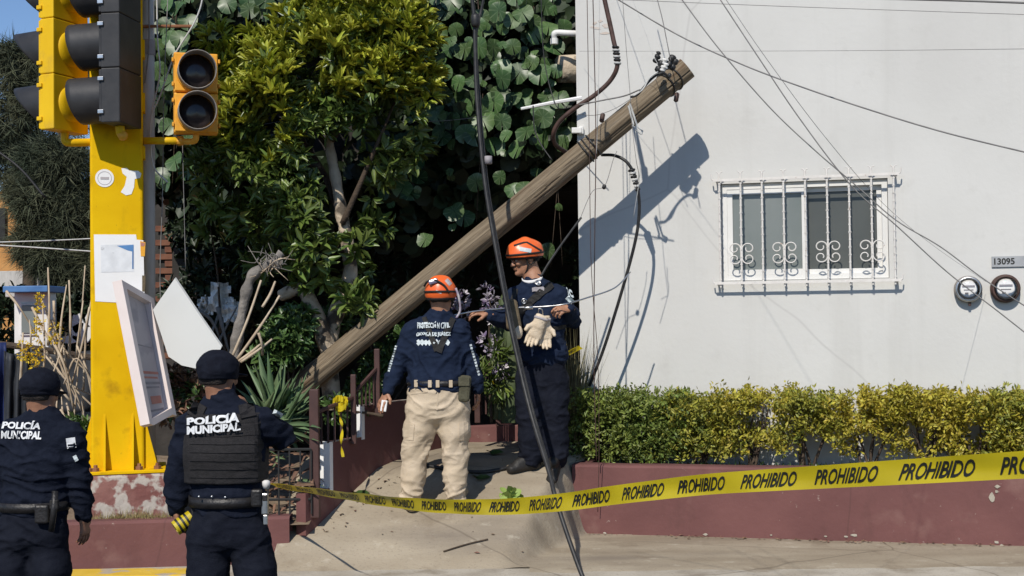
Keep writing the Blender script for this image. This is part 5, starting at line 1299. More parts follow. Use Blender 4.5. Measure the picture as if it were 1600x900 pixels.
# small stones and rubble at the wall foot
for i, (px, py, s_) in enumerate(((910, 829, .03), (903, 834, .02), (945, 833, .015), (890, 836, .018))):
    r_ = ray(px, py); t = (0.012 - CAM.z) / r_.z; c = CAM + r_ * t
    mb = MB().lathe(c, (.2, .1, 1), [(-s_ * .5, s_ * .5), (-s_ * .2, s_ * 1.1), (s_ * .2, s_ * .9), (s_ * .5, s_ * .4)], 7)
    tag(mb.build('stone', M['concrete_light']), ['palest stone at the left foot of the planter wall', 'small stone beside the palest one', 'small stone a step right of the palest one', 'small stone at the ramp shoulder'][i], 'stone', 'stones at the wall foot')

# ------------------------------------------------------------------ barrier tape PROHIBIDO
def ribbon(name, label, ctrl, width, word, unit_len, word_len, tilt, cat='tape', shear=.26, phase=0.0, htxt=.66):
    q = spline([P(*c) for c in ctrl], 14)
    arc = [0.0]
    for a, b in zip(q[:-1], q[1:]): arc.append(arc[-1] + (b - a).length)
    L_ = arc[-1]; arr = np.array(arc); qq = np.array([p[:] for p in q])
    def at(u):
        return Vector([float(np.interp(u, arr, qq[:, i])) for i in range(3)])
    def pt(u, v, off=0.0):
        p = at(u); t = (at(min(u + .02, L_)) - at(max(u - .02, 0))).normalized()
        up = V(0, 0, 1); up = (up - t * up.z).normalized(); nn = t.cross(up)
        if nn.dot(CAM - p) < 0: nn = -nn
        a = tilt(u / L_)
        wv = up * math.cos(a) + nn * math.sin(a); fn_ = nn * math.cos(a) - up * math.sin(a)
        rip = .004 * math.sin(u * 9 + v * 3) + .004 * noise.noise((u * 3, v * 1.5, 1))
        return p + wv * (v * width) + fn_ * (rip + .006 * (v * 2) ** 2 + off)
    t = thing(name, label, cat, loc=tuple(q[0]))
    nu = max(20, int(L_ / .03)); nv = 4; vs = []; fs = []
    for i in range(nu + 1):
        for j in range(nv + 1): vs.append(pt(L_ * i / nu, j / nv - .5))
    for i in range(nu):
        for j in range(nv): a = i * (nv + 1) + j; fs.append((a, a + 1, a + nv + 2, a + nv + 1))
    MB().add(vs, fs).build('band', M['tape_yellow'], t, True)
    if word:
        tv, tf = text_mesh(word, offset=.022, space=1.02); tq = fit01(tv)
        k = 0; u0 = phase
        while u0 + word_len < L_ - .02:
            ws = [pt(u0 + word_len * (a + shear * (b - .5)), (b - .5) * htxt, .0035) for a, b in tq]
            MB().add(ws, tf).build('lettering', M['tape_ink'], t, fix=False); u0 += unit_len
    return t
ribbon('barrier_tape', 'yellow barrier tape printed PROHIBIDO stretched across the ramp', [(424, 757, 9.1), (500, 768, 8.3), (560, 777, 7.76), (640, 787, 7.14), (700, 791, 6.74), (776, 792, 6.29), (833, 789, 5.99), (893, 783, 5.7), (957, 774, 5.43), (1022, 766, 5.17), (1102, 757, 4.89), (1188, 751, 4.62), (1288, 745, 4.34), (1402, 738, 4.06), (1533, 730, 3.78), (1650, 723, 3.56), (1900, 707, 3.16), (2300, 680, 2.69)], .103, 'PROHIBIDO', .385, .285, lambda t: R(58) * max(0, 1 - t / .42) ** .8, phase=.12)
ribbon('barrier_tape', 'short strip of yellow tape by the dark doorway behind the rescuers', [(758, 602, 11.15), (782, 594, 11.15), (808, 584, 11.1)], .055, 'PROHIBIDO', .2, .15, lambda t: R(20), phase=.03)
ribbon('barrier_tape', 'strip of yellow tape among the reeds at the house corner', [(880, 556, 11.1), (893, 549, 11.1), (907, 542, 11.1)], .05, 'PROHIBIDO', .2, .10, lambda t: R(15), phase=.02)
yb = thing('tape_bundle', 'crumpled yellow tape knotted on the railing with a hanging end', 'tape', loc=tuple(P(532, 630, 9.95)))
for k in range(9):
    a0 = random.uniform(0, 6.28); pts = []
    for j in range(7):
        pts.append(P(532 + 13 * math.cos(a0 + j * 1.1) * random.uniform(.3, 1), 630 + 10 * math.sin(a0 + j * 1.1) * random.uniform(.3, 1), 9.9 + random.uniform(-.05, .05)))
    q = spline(pts, 5); vs = []; fs = []
    for i, p in enumerate(q): vs += [p + V(0, 0, .022), p - V(.004, 0, .022)]
    for i in range(len(q) - 1): fs.append((2 * i, 2 * i + 1, 2 * i + 3, 2 * i + 2))
    MB().add(vs, fs).build('loop', M['tape_yellow'], yb, True)
q = spline([P(528, 640, 9.9), P(532, 655, 9.88), P(535, 670, 9.86), P(533, 692, 9.76), P(536, 714, 9.74)], 5); vs = []; fs = []
for i, p in enumerate(q): a = i * .5; vs += [p + V(.012 * math.cos(a), .012 * math.sin(a), 0), p - V(.012 * math.cos(a), .012 * math.sin(a), 0)]
for i in range(len(q) - 1): fs.append((2 * i, 2 * i + 1, 2 * i + 3, 2 * i + 2))
MB().add(vs, fs).build('hanging_end', M['tape_yellow'], yb, True)
# ------------------------------------------------------------------ people: distance-field bodies turned into one continuous mesh each
class Field:
    def __init__(s): s.prims = []
    def cone(s, a, b, r1, r2, k=.03, w=None, rd1=None, rd2=None, sub=False):
        "tapered capsule; w = width axis and rd = radius across it gives an elliptical section"
        s.prims.append((np.array(a, float), np.array(b, float), r1, r2, rd1 if rd1 else r1, rd2 if rd2 else r2, None if w is None else np.array(w, float), k, sub)); return s
    def ball(s, c, r, k=.02, sub=False):
        return s.cone(c, np.array(c, float) + np.array([0, 0, 1e-4]), r, r, k, sub=sub)
    def ell(s, c, axes, ax, k=.02, sub=False):
        s.prims.append(('ell', np.array(c, float), np.array(axes, float), np.array(ax, float), k, sub)); return s
    def chain(s, pts, rs, k=.03):
        for i in range(len(pts) - 1): s.cone(pts[i], pts[i + 1], rs[i], rs[i + 1], k)
        return s
    def polygonise(s, h, clip=None):
        los, his = [], []
        for p in s.prims:
            if p[0] is 'ell' or isinstance(p[0], str): r = max(p[2]); lo, hi = p[1] - r, p[1] + r
            else: r = max(p[2:6]); lo, hi = np.minimum(p[0], p[1]) - r, np.maximum(p[0], p[1]) + r
            if not p[-1]: los.append(lo); his.append(hi)
        lo = np.min(los, 0) - 4 * h; hi = np.max(his, 0) + 4 * h
        n = np.ceil((hi - lo) / h).astype(int) + 1
        F = np.full(n, 1.0, np.float32)
        ax = [lo[i] + h * np.arange(n[i]) for i in range(3)]
        for p in s.prims:
            isell = isinstance(p[0], str)
            k, sub = p[-2], p[-1]
            if isell: r = max(p[2]); a, b = p[1] - r, p[1] + r
            else: r = max(p[2:6]); a, b = np.minimum(p[0], p[1]) - r, np.maximum(p[0], p[1]) + r
            m = k + .02
            i0 = np.clip(((a - m - lo) / h).astype(int), 0, n - 1); i1 = np.clip(((b + m - lo) / h).astype(int) + 2, 1, n)
            if (i1 <= i0).any(): continue
            sl = tuple(slice(i0[i], i1[i]) for i in range(3))
            X, Y, Z = np.meshgrid(ax[0][sl[0]], ax[1][sl[1]], ax[2][sl[2]], indexing='ij')
            if isell:
                c, axes, A = p[1], p[2], p[3]
                q = [(X - c[0]) * A[i][0] + (Y - c[1]) * A[i][1] + (Z - c[2]) * A[i][2] for i in range(3)]
                rr = np.sqrt(sum((q[i] / axes[i]) ** 2 for i in range(3)))
                d = (rr - 1) * min(axes)
            else:
                pa, pb, r1, r2, d1, d2, w, _, _ = p
                ba = pb - pa; L2 = max(ba @ ba, 1e-12)
                t = np.clip(((X - pa[0]) * ba[0] + (Y - pa[1]) * ba[1] + (Z - pa[2]) * ba[2]) / L2, 0, 1)
                qx, qy, qz = X - pa[0] - t * ba[0], Y - pa[1] - t * ba[1], Z - pa[2] - t * ba[2]
                rw = r1 + (r2 - r1) * t; rd = d1 + (d2 - d1) * t
                if w is None: d = np.sqrt(qx * qx + qy * qy + qz * qz) - rw
                else:
                    qw = qx * w[0] + qy * w[1] + qz * w[2]
                    rest = np.sqrt(np.maximum(qx * qx + qy * qy + qz * qz - qw * qw, 0))
                    rr = np.sqrt((qw / rw) ** 2 + (rest / rd) ** 2); d = (rr - 1) * np.minimum(rw, rd)
            old = F[sl]; d = d.astype(np.float32)
            if sub:
                d = -d; hh = np.maximum(k - np.abs(old - d), 0) / k; F[sl] = np.maximum(old, d) + hh * hh * k * .25
            else:
                hh = np.maximum(k - np.abs(old - d), 0) / k; F[sl] = np.minimum(old, d) - hh * hh * k * .25
        if clip is not None:
            X, Y, Z = np.meshgrid(*ax, indexing='ij')
            for (c, nrm) in clip:                # keep the side the normal points away from
                F = np.maximum(F, (X - c[0]) * nrm[0] + (Y - c[1]) * nrm[1] + (Z - c[2]) * nrm[2]).astype(np.float32)
        return surface_nets(F, lo, h)
def surface_nets(F, lo, h):
    S_ = F < 0
    c = np.zeros(tuple(np.array(F.shape) - 1), np.int8)
    for i in (0, 1):
        for j in (0, 1):
            for k in (0, 1): c += S_[i:F.shape[0] - 1 + i, j:F.shape[1] - 1 + j, k:F.shape[2] - 1 + k]
    I, Jx, K = np.nonzero((c > 0) & (c < 8))
    vid = np.full(c.shape, -1, np.int32); vid[I, Jx, K] = np.arange(len(I))
    co = np.zeros((len(I), 3)); cnt = np.zeros(len(I))
    cor = {(i, j, k): F[I + i, Jx + j, K + k] for i in (0, 1) for j in (0, 1) for k in (0, 1)}
    for a in cor:
        for ax in range(3):
            if a[ax] == 1: continue
            b = list(a); b[ax] = 1; b = tuple(b)
            fa, fb = cor[a], cor[b]; m = (fa < 0) != (fb < 0)
            t = np.where(m, fa / np.where(m, fa - fb, 1), 0)
            for q in range(3): co[:, q] += np.where(m, a[q] + (t if q == ax else 0), 0)
            cnt += m
    co = (co / cnt[:, None] + np.stack([I, Jx, K], 1)) * h + lo
    quads = []
    for ax in range(3):
        o1, o2 = [(1, 2), (2, 0), (0, 1)][ax]
        sl0 = [slice(None)] * 3; sl1 = [slice(None)] * 3; sl0[ax] = slice(0, -1); sl1[ax] = slice(1, None)
        a, b = S_[tuple(sl0)], S_[tuple(sl1)]
        x = np.stack(np.nonzero(a != b), 1)
        x = x[(x[:, o1] > 0) & (x[:, o2] > 0) & (x[:, o1] < F.shape[o1] - 1) & (x[:, o2] < F.shape[o2] - 1)]
        ins = a[x[:, 0], x[:, 1], x[:, 2]]
        def cell(d1, d2):
            y = x.copy(); y[:, o1] -= d1; y[:, o2] -= d2; return vid[y[:, 0], y[:, 1], y[:, 2]]
        q = np.stack([cell(1, 1), cell(0, 1), cell(0, 0), cell(1, 0)], 1)
        q[~ins] = q[~ins][:, ::-1]; quads.append(q)
    return co, np.concatenate(quads)
def np_mesh(name, co, quads):
    me = bpy.data.meshes.new(name)
    me.vertices.add(len(co)); me.vertices.foreach_set('co', co.astype(np.float32).ravel())
    me.loops.add(quads.size); me.loops.foreach_set('vertex_index', quads.ravel().astype(np.int32))
    me.polygons.add(len(quads)); me.polygons.foreach_set('loop_start', np.arange(0, quads.size, 4, dtype=np.int32))
    me.update(calc_edges=True)
    me.polygons.foreach_set('use_smooth', np.ones(len(quads), bool))
    return me
def cloth(name, field, h, m, parent, amp=0.0, sc=(6, 6, 13), seed=0, clip=None, zone=None):
    co, q = field.polygonise(h, clip)
    me = np_mesh(name, co, q)
    if amp > 0:
        nr = np.zeros(len(co) * 3, np.float32); me.vertices.foreach_get('normal', nr); nr = nr.reshape(-1, 3)
        dsp = np.empty(len(co))
        for i, (x, y, z) in enumerate(co):
            wv = noise.noise((x * 2.2 + seed, y * 2.2, z * 2.2)) * 1.6
            f = noise.noise((x * sc[0] + wv, y * sc[1] + seed, z * sc[2] + wv * 2.2))
            g_ = noise.noise((x * sc[0] * 2.1 + seed, y * sc[1] * 2.1, z * sc[2] * 1.7 - wv))
            r_ = (1 - min(1, abs(f) * 3.2)) * .9 + (1 - min(1, abs(g_) * 3.5)) * .35 - .5
            dsp[i] = r_ * amp * (zone(x, y, z) if zone else 1.0)
        co = co + nr * dsp[:, None]
        me.vertices.foreach_set('co', co.astype(np.float32).ravel()); me.update()
    o = mesh_obj(name, me, parent, m)
    o['_bvh'] = 0
    TARGETS[o.name] = (co, q)
    return o
TARGETS = {}
def bvh_of(objs):
    vs = []; fs = []
    for o in objs:
        co, q = TARGETS[o.name]; n = len(vs); vs += [tuple(c) for c in co]; fs += [tuple(int(i) + n for i in f) for f in q]
    return BVHTree.FromPolygons(vs, fs)
def cast(b, px, py, fallback):
    r = ray(px, py).normalized(); hit = b.ray_cast(CAM, r)
    if hit[0] is None: return P(px, py, fallback[0]), -r
    fallback[0] = hit[0].y
    return hit[0], hit[1] if hit[1].dot(r) < 0 else -hit[1]
def print_on(b, word, rect, m, parent, name='lettering', off=.004, corners=None, bold=.03, d0=7):
    "lettering laid on the cloth: corners = four pixel points TL TR BR BL or a rect"
    tv, tf = text_mesh(word, offset=bold); tq = fit01(tv)
    if corners is None: x0, y0, x1, y1 = rect; corners = ((x0, y0), (x1, y0), (x1, y1), (x0, y1))
    TL, TR, BR, BL = [np.array(c, float) for c in corners]
    vs = []; fb = [d0]
    for a, t in tq:
        p = (BL + (BR - BL) * a) * (1 - t) + (TL + (TR - TL) * a) * t
        h_, n_ = cast(b, p[0], p[1], fb); vs.append(h_ + n_ * off - ray(*p).normalized() * off * .6)
    return MB().add(vs, tf).build(name, m, parent, fix=False)
def strip_on(b, pts, wpx, th, m, parent, name, d0, n=None, off=.0):
    "band of webbing laid on the body along a pixel path"
    pts = [np.array(p, float) for p in pts]; L_ = [0]
    for a, c in zip(pts[:-1], pts[1:]): L_.append(L_[-1] + np.linalg.norm(c - a))
    n = n or max(4, int(L_[-1] / 5)); fb = [d0]; top = []; bot = []
    for i in range(n + 1):
        u = L_[-1] * i / n; p = np.array([np.interp(u, L_, [q[k] for q in pts]) for k in (0, 1)]); p2 = np.array([np.interp(min(u + 1, L_[-1]), L_, [q[k] for q in pts]) for k in (0, 1)]); p1 = np.array([np.interp(max(u - 1, 0), L_, [q[k] for q in pts]) for k in (0, 1)])
        t = (p2 - p1) / max(np.linalg.norm(p2 - p1), 1e-6); nn = np.array([-t[1], t[0]])
        w_ = wpx if not isinstance(wpx, (list, tuple)) else wpx[0] + (wpx[1] - wpx[0]) * i / n
        for s_ in (-.5, 0, .5):
            q = p + nn * w_ * s_; h_, n_ = cast(b, q[0], q[1], fb); bot.append(h_ - n_ * .006); top.append(h_ + n_ * (th + off))
    fs = []; N_ = len(top)
    for i in range(n):
        for j in range(2):
            a = i * 3 + j; fs.append((a, a + 1, a + 4, a + 3)); fs.append((a + N_, a + 3 + N_, a + 4 + N_, a + 1 + N_))
        for j in (0, 2): a = i * 3 + j; fs.append((a, a + 3, a + 3 + N_, a + N_))
    for a in (0, n * 3): fs += [(a, a + 1, a + 1 + N_, a + N_), (a + 1, a + 2, a + 2 + N_, a + 1 + N_)]
    return MB().add(top + bot, fs).build(name, m, parent, False)

def nrmz(v): v = np.array(v, float); return v / np.linalg.norm(v)
def hand(F, wrist, dirn, palm, thumb, curl=.5, s=1.0, k=.010, fat=1.0):
    "palm + four jointed fingers + thumb; palm = direction the palm faces, thumb = lateral direction of the thumb"
    f = nrmz(dirn); p = nrmz(np.array(palm) - f * np.dot(palm, f)); l = nrmz(np.array(thumb) - f * np.dot(thumb, f) - p * np.dot(thumb, p))
    w = np.array(wrist, float)
    F.cone(w - f * .03 * s, w + f * .02 * s, .027 * s * fat, .030 * s * fat, k, l, .020 * s * fat, .017 * s * fat)
    F.cone(w + f * .02 * s, w + f * .085 * s, .034 * s * fat, .042 * s * fat, k, l, .017 * s * fat, .014 * s * fat)
    for i, (lat, ln) in enumerate(((.034, .074), (.0115, .083), (-.0115, .078), (-.034, .060))):
        b0 = w + f * (.085 - abs(lat) * .15) * s + l * lat * s
        d = nrmz(f + l * lat * 1.2); q = b0; cl = curl * (1 + .12 * i); r = .0088 * s * fat
        for j, (fr, bend) in enumerate(((.45, .55), (.32, 1.25), (.23, 1.9))):
            a = cl * bend; dd = d * math.cos(a) + p * math.sin(a); e = q + dd * ln * fr * s
            F.cone(q, e, r, r * .92, .006); q = e; r *= .92
    tb = w + f * .022 * s + l * .032 * s
    d1 = nrmz(f * .62 + l * .75 + p * (.25 + .4 * curl)); e = tb + d1 * .038 * s
    F.cone(tb - d1 * .012 * s, e, .014 * s * fat, .0115 * s * fat, k)
    d2 = nrmz(f * .85 + l * (.35 - .5 * curl) + p * (.2 + .7 * curl)); F.cone(e, e + d2 * .030 * s, .0112 * s * fat, .009 * s * fat, .006)
def head_field(F, c, fw, up, s, neck):
    f = nrmz(fw); u = nrmz(np.array(up) - f * np.dot(up, f)); r = np.cross(f, u); A = [r, f, u]; c = np.array(c, float)
    def q(x, y, z): return c + (r * x + f * y + u * z) * s
    F.ell(q(0, -.010, .030), np.array([.075, .094, .086]) * s, A, .02)
    F.cone(q(0, .022, -.005), q(0, .052, -.085), .062 * s, .034 * s, .03, r, .066 * s, .030 * s)
    F.cone(q(-.040, .012, -.055), q(0, .056, -.095), .026 * s, .020 * s, .02); F.cone(q(.040, .012, -.055), q(0, .056, -.095), .026 * s, .020 * s, .02)
    F.cone(q(-.030, .078, .020), q(.030, .078, .020), .013 * s, .013 * s, .012)
    F.cone(q(0, .086, .010), q(0, .108, -.034), .008 * s, .0125 * s, .008)
    for x in (-1, 1):
        F.ball(q(x * .011, .096, -.036), .0085 * s, .006)
        F.ball(q(x * .032, .099, .001), .0135 * s, .010, sub=True)
        F.ball(q(x * .036, .072, -.026), .018 * s, .02)
        F.ell(q(x * .079, -.008, -.006), np.array([.010, .021, .033]) * s, A, .006)
    F.cone(q(-.018, .090, -.058), q(.018, .090, -.058), .0065 * s, .0065 * s, .006); F.cone(q(-.014, .088, -.069), q(.014, .088, -.069), .007 * s, .007 * s, .006)
    F.ball(q(0, .076, -.100), .017 * s, .015)
    F.cone(q(0, -.022, -.045), neck, .062 * s, .066 * s, .03)
    return q, A
def person(label, D, fwd, sp):
    rt = nrmz(np.cross(np.append(fwd, 0), [0, 0, 1])); fw = np.append(nrmz(fwd), 0)
    def J(t): return np.array(P(t[0], t[1], D + (t[2] if len(t) > 2 else 0))[:])
    o = {}
    body = Field()
    hs = sp.get('hs', 1.0); hc_ = J(sp['head']); nk = J(sp['neck'])
    q, A = head_field(body, hc_, sp['head_fwd'], sp.get('head_up', (0, 0, 1)), hs, nk)
    T = [(J(t[:3]), t[3], t[4]) for t in sp['torso']]
    infl = .016
    shirt = Field(); trou = Field()
    for (a, ra, da), (b, rb, db) in zip(T[:-1], T[1:]):
        body.cone(a, b, ra - infl, rb - infl, .05, rt, da - infl, db - infl)
    for i, ((a, ra, da), (b, rb, db)) in enumerate(zip(T[:-1], T[1:])):
        if i == 0: trou.cone(a, b, ra, rb, .05, rt, da, db)
        if i >= sp.get('shirt_from', 1): shirt.cone(a, b, ra, rb, .05, rt, da, db)
    if 'hem' in sp:
        h0 = J(sp['hem'][:3]); shirt.cone(h0, T[sp.get('shirt_from', 1)][0], sp['hem'][3], T[1][1], .03, rt, sp['hem'][4], T[1][2])
    ls = sp.get('limb', 1.0); sl = sp.get('sleeve', 1.0)
    shp = [J(a['pts'][0]) for a in sp['arms']]
    body.cone(shp[0], shp[1], .05, .05, .05); 
    shirt.cone(shp[0], shp[1], .068, .068, .06)
    shirt.cone(T[-1][0], nk - np.array([0, 0, .012]), .095, .074, .06)
    for s_ in shp: shirt.cone(nk - np.array([0, 0, .030]), s_ + np.array([0, 0, .004]), .064, .058, .05)
    if sp.get('collar'): shirt.cone(nk - np.array([0, 0, .01]), nk + np.array([0, 0, sp['collar']]) + (hc_ - nk) * .1, .072, .068, .012)
    body.cone(T[-1][0], nk, .07, .055, .05)
    for s_, a in zip(shp, sp['arms']):
        e, w = J(a['pts'][1]), J(a['pts'][2])
        body.chain([s_, e, w], [.050 * ls, .041 * ls, .029 * ls], .03)
        wv = w + (e - w) * .06
        shirt.chain([s_, s_ + (e - s_) * .5, e, e + (wv - e) * .5, wv], [.075 * sl, .069 * sl, .060 * sl, .056 * sl, .046 * sl], .035)
        hd = a['hand']; hand(body, w, hd[0], hd[1], hd[2], hd[3], hd[4] if len(hd) > 4 else 1.0)
    boots = []
    for lg_ in sp['legs']:
        hp, kn, an = J(lg_['pts'][0]), J(lg_['pts'][1]), J(lg_['pts'][2]); rr = lg_.get('r', (.115, .088, .080))
        body.chain([hp, kn, an], [.088, .060, .042], .05); toe = nrmz(np.append(lg_['toe'], 0))
        body.cone(an - np.array([0, 0, .03]), an + toe * .11 - np.array([0, 0, .075]), .028, .018, .02)
        trou.chain([hp, hp + (kn - hp) * .5, kn, kn + (an - kn) * .55, an], [rr[0], (rr[0] + rr[1]) / 2 + .005, rr[1], (rr[1] + rr[2]) / 2 - .004, rr[2]], .04)
        bt = Field(); g0 = an.copy(); zg = sp['ground'](g0[0], g0[1]); an2 = np.array([an[0], an[1], zg])
        bt.cone(an + np.array([0, 0, .13]), an2 + np.array([0, 0, .06]) - toe * .01, .052, .055, .03)
        sd = np.cross(toe, [0, 0, 1]); z2 = sp['ground'](*(an2 + toe * .2)[:2]); e2 = an2 + toe * .175; e2[2] = z2
        bt.cone(an2 + np.array([0, 0, .045]) - toe * .035, e2 + np.array([0, 0, .040]), .042, .048, .04, sd, .045, .038)
        bt.cone(an2 + np.array([0, 0, .10]), an2 + toe * .11 + np.array([0, 0, .055]), .052, .042, .03)
        boots.append(bt)
    co, qd = body.polygonise(.006)
    me = np_mesh('person', co, qd); root = mesh_obj('person', me, None, sp['skin']); tag(root, label, 'person')
    TARGETS[root.name] = (co, qd); o['root'] = root
    cy = sp.get('cut', None)
    o['shirt'] = cloth('shirt', shirt, .009, sp['shirt_m'], root, sp.get('amp', .014), seed=sp['seed'])
    beltz = J(sp['belt'])[2]; zk, za, zh = [J(sp['legs'][0]['pts'][i_])[2] for i_ in (1, 2, 0)]
    o['trousers'] = cloth('trousers', trou, .009, sp['trou_m'], root, sp.get('tamp', .012), sc=(5, 5, 10), seed=sp['seed'] + 5, clip=[((0, 0, beltz + .02), (0, 0, 1))], zone=lambda x, y, z: .55 + 1.1 * math.exp(-((z - zk) / .10) ** 2) + 1.5 * math.exp(-((z - za) / .11) ** 2) + .5 * math.exp(-((z - zh) / .10) ** 2))
    for bt in boots:
        zmin = min(p[0][2] for p in bt.prims) - .1
        o.setdefault('boots', []).append(cloth('boot', bt, .008, sp['boot_m'], root, .002, seed=3))
    o['q'], o['A'], o['T'], o['rt'], o['fw'], o['J'], o['hs'] = q, A, T, rt, fw, J, hs
    return o
def ring_band(c, rt, up, rw, rd, hgt, th, m, parent, name, n=48, tiltv=None):
    c = Vector(c); rt = Vector(rt).normalized(); up = Vector(up).normalized(); fw = up.cross(rt)
    vs = []; fs = []
    for i in range(n):
        a = 2 * math.pi * i / n; d = rt * math.cos(a) * rw + fw * math.sin(a) * rd; d2 = rt * math.cos(a) * (rw + th) + fw * math.sin(a) * (rd + th)
        vs += [c + d - up * hgt / 2, c + d2 - up * hgt / 2, c + d2 + up * hgt / 2, c + d + up * hgt / 2]
    for i in range(n):
        j = (i + 1) % n
        for k in range(4): fs.append((i * 4 + k, j * 4 + k, j * 4 + (k + 1) % 4, i * 4 + (k + 1) % 4))
    return MB().add(vs, fs).build(name, m, parent, True)
def police_cap(o, tilt=0.0):
    q, A = o['q'], o['A']; s = o['hs']; f, u, r = A[1], A[2], A[0]
    F = Field(); F.ell(q(0, -.010, .022), np.array([.093, .108, .108]) * s, A, .02); F.ell(q(0, -.012, .070), np.array([.085, .095, .064]) * s, A, .05)
    cl = [(q(0, 0, -.008), -nrmz(u + f * .10))]
    c_ = cloth('cap', F, .006, M['cap'], o['root'], .006, seed=2, clip=cl)
    B = Field(); B.ell(q(0, .118, .004), np.array([.072, .072, .010]) * s, [r, nrmz(f - u * .18), nrmz(u + f * .18)], .01)
    co, qd = B.polygonise(.005); mesh_obj('cap_brim', np_mesh('cap_brim', co, qd), c_, M['cap'])
    ring_band(q(0, -.012, .006), r, nrmz(u + f * .10), .0905 * s, .1055 * s, .026, .003, M['cap'], c_, 'cap_band')
def hair(o, low=-.030):
    q, A = o['q'], o['A']; s = o['hs']; F = Field()
    F.ell(q(0, -.014, .024), np.array([.078, .096, .086]) * s, A, .02); F.cone(q(-.035, -.060, -.01), q(.035, -.060, -.01), .034 * s, .034 * s, .03)
    cloth('hair', F, .006, M['hair'], o['root'], .002, seed=7, clip=[(q(0, .025, 0), A[1]), (q(0, 0, low), -A[2])])
def helmet(o, c0=-.004, sl=.12):
    q, A = o['q'], o['A']; s = o['hs']; r, f, u = A
    F = Field(); F.ell(q(0, -.006, .034), np.array([.116, .142, .110]) * s, A, .02)
    F.cone(q(0, -.105, .082), q(0, -.02, .132), .034 * s, .034 * s, .04, r, .016 * s, .014 * s); F.cone(q(0, -.02, .128), q(0, .085, .098), .034 * s, .030 * s, .04, r, .014 * s, .014 * s)
    for x in (-1, 1): F.cone(q(x * .055, -.08, .085), q(x * .050, .06, .108), .016 * s, .014 * s, .02)
    hm = cloth('helmet', F, .006, M['helmet'], o['root'], 0, clip=[(q(0, 0, c0), -nrmz(u - f * sl))])
    ring_band(q(0, -.006, .036), r, nrmz(u - f * .05), .1155 * s, .1425 * s, .016, .005, M['strap'], hm, 'helmet_strap')
    for x in (-.072, -.030, .030, .072):                   # vent slots
        MB().tube(spline([Vector(q(x, -.085, .100 - abs(x) * .25)), Vector(q(x, -.02, .142 - abs(x) * .42)), Vector(q(x, .05, .128 - abs(x) * .42))], 4), .007, 6).build('vent', M['strap'], hm, True)
    ring_band(q(0, -.006, c0 - .002), r, nrmz(u - f * sl), .100 * s, .122 * s, .030, .004, M['strap'], hm, 'inner_band')
    for x in (-1, 1):                                       # chin strap
        MB().tube(spline([Vector(q(x * .088, .03, .01)), Vector(q(x * .082, .022, -.045)), Vector(q(x * .05, .03, -.095)), Vector(q(0, .05, -.122))], 6), .006, 6).build('chin_strap', M['strap'], hm, True)
        MB().tube(spline([Vector(q(x * .088, -.07, .0)), Vector(q(x * .084, -.025, -.035)), Vector(q(x * .082, .020, -.050))], 5), .006, 6).build('chin_strap', M['strap'], hm, True)
    return hm
road_g = lambda x, y: -.185
ramp_g = lambda x, y: ramp_z(x, y)

# ---- officer without a vest at the left edge
o = person('police officer at the left edge seen from behind, black baton on the belt', 7.0, (0.05, 1.0), dict(
    collar=.035, head=(64, 616), neck=(66, 646), head_fwd=(.25, .95, 0), hs=1.0, skin=M['skin'], seed=1.0, belt=(50, 786), ground=road_g,
    torso=[(50, 828, 0, .188, .132), (54, 782, 0, .176, .128), (58, 725, 0, .185, .132), (62, 682, 0, .165, .105)], shirt_from=1, hem=(52, 796, 0, .186, .134),
    arms=[dict(pts=[(14, 682), (-12, 755, .03), (-14, 815, .08)], hand=((0, .15, -1), (1, .2, 0), (0, 1, 0), .35)), dict(pts=[(110, 684), (124, 752, .02), (131, 808, .06)], hand=((.05, .1, -1), (-1, .3, 0), (0, 1, 0), .38))],
    legs=[dict(pts=[(22, 838), (16, 940), (13, 1038)], toe=(-.2, 1), r=(.102, .085, .082)), dict(pts=[(77, 838), (82, 940), (82, 1038)], toe=(.2, 1), r=(.102, .085, .082))],
    shirt_m=M['navy'], trou_m=M['navy_trousers'], boot_m=M['boot'], limb=1.0, sleeve=.98))
police_cap(o); hair(o)
b = bvh_of([o['shirt']])
print_on(b, 'POLICÍA', None, M['reflective'], o['root'], corners=((6, 657), (66, 658), (63, 671), (3, 670)), bold=.04)
print_on(b, 'MUNICIPAL', None, M['reflective'], o['root'], corners=((3, 673), (66, 674), (64, 687), (2, 685)), bold=.04)
strip_on(b, [(104, 693), (118, 691)], 16, .002, M['reflective'], o['root'], 'sleeve_patch', 7, n=3); strip_on(b, [(106, 696), (116, 695)], 3, .004, M['navy'], o['root'], 'patch_print', 7, n=3); strip_on(b, [(107, 700), (117, 699)], 2.5, .004, M['navy'], o['root'], 'patch_print', 7, n=3)
strip_on(b, [(116, 712), (120, 720)], 6, .002, M['print_pale'], o['root'], 'sleeve_patch', 7, n=3)
c = o['J']((53, 789)); ring_band(c, o['rt'], (0, 0, 1), .186, .140, .05, .006, M['leather'], o['root'], 'belt')
bt = thing('baton', 'black baton hanging from the belt of the left officer', 'baton', loc=tuple(P(83, 800, 6.84)))
MB().tube([P(86, 767, 6.84), P(84, 800, 6.83), P(80, 830, 6.84)], [.016, .017, .015], 10).build('stick', M['leather'], bt, True)
MB().box(P(85, 788, 6.835), (.045, .03, .05), bev=.006).build('holder', M['strap'], bt)
pc_ = thing('belt_pouch', 'black pouch on the belt of the left officer', 'pouch', loc=tuple(P(72, 800, 6.86)))
MB().box(P(66, 803, 6.855), (.075, .04, .10), bev=.012).build('pouch', M['leather'], pc_)

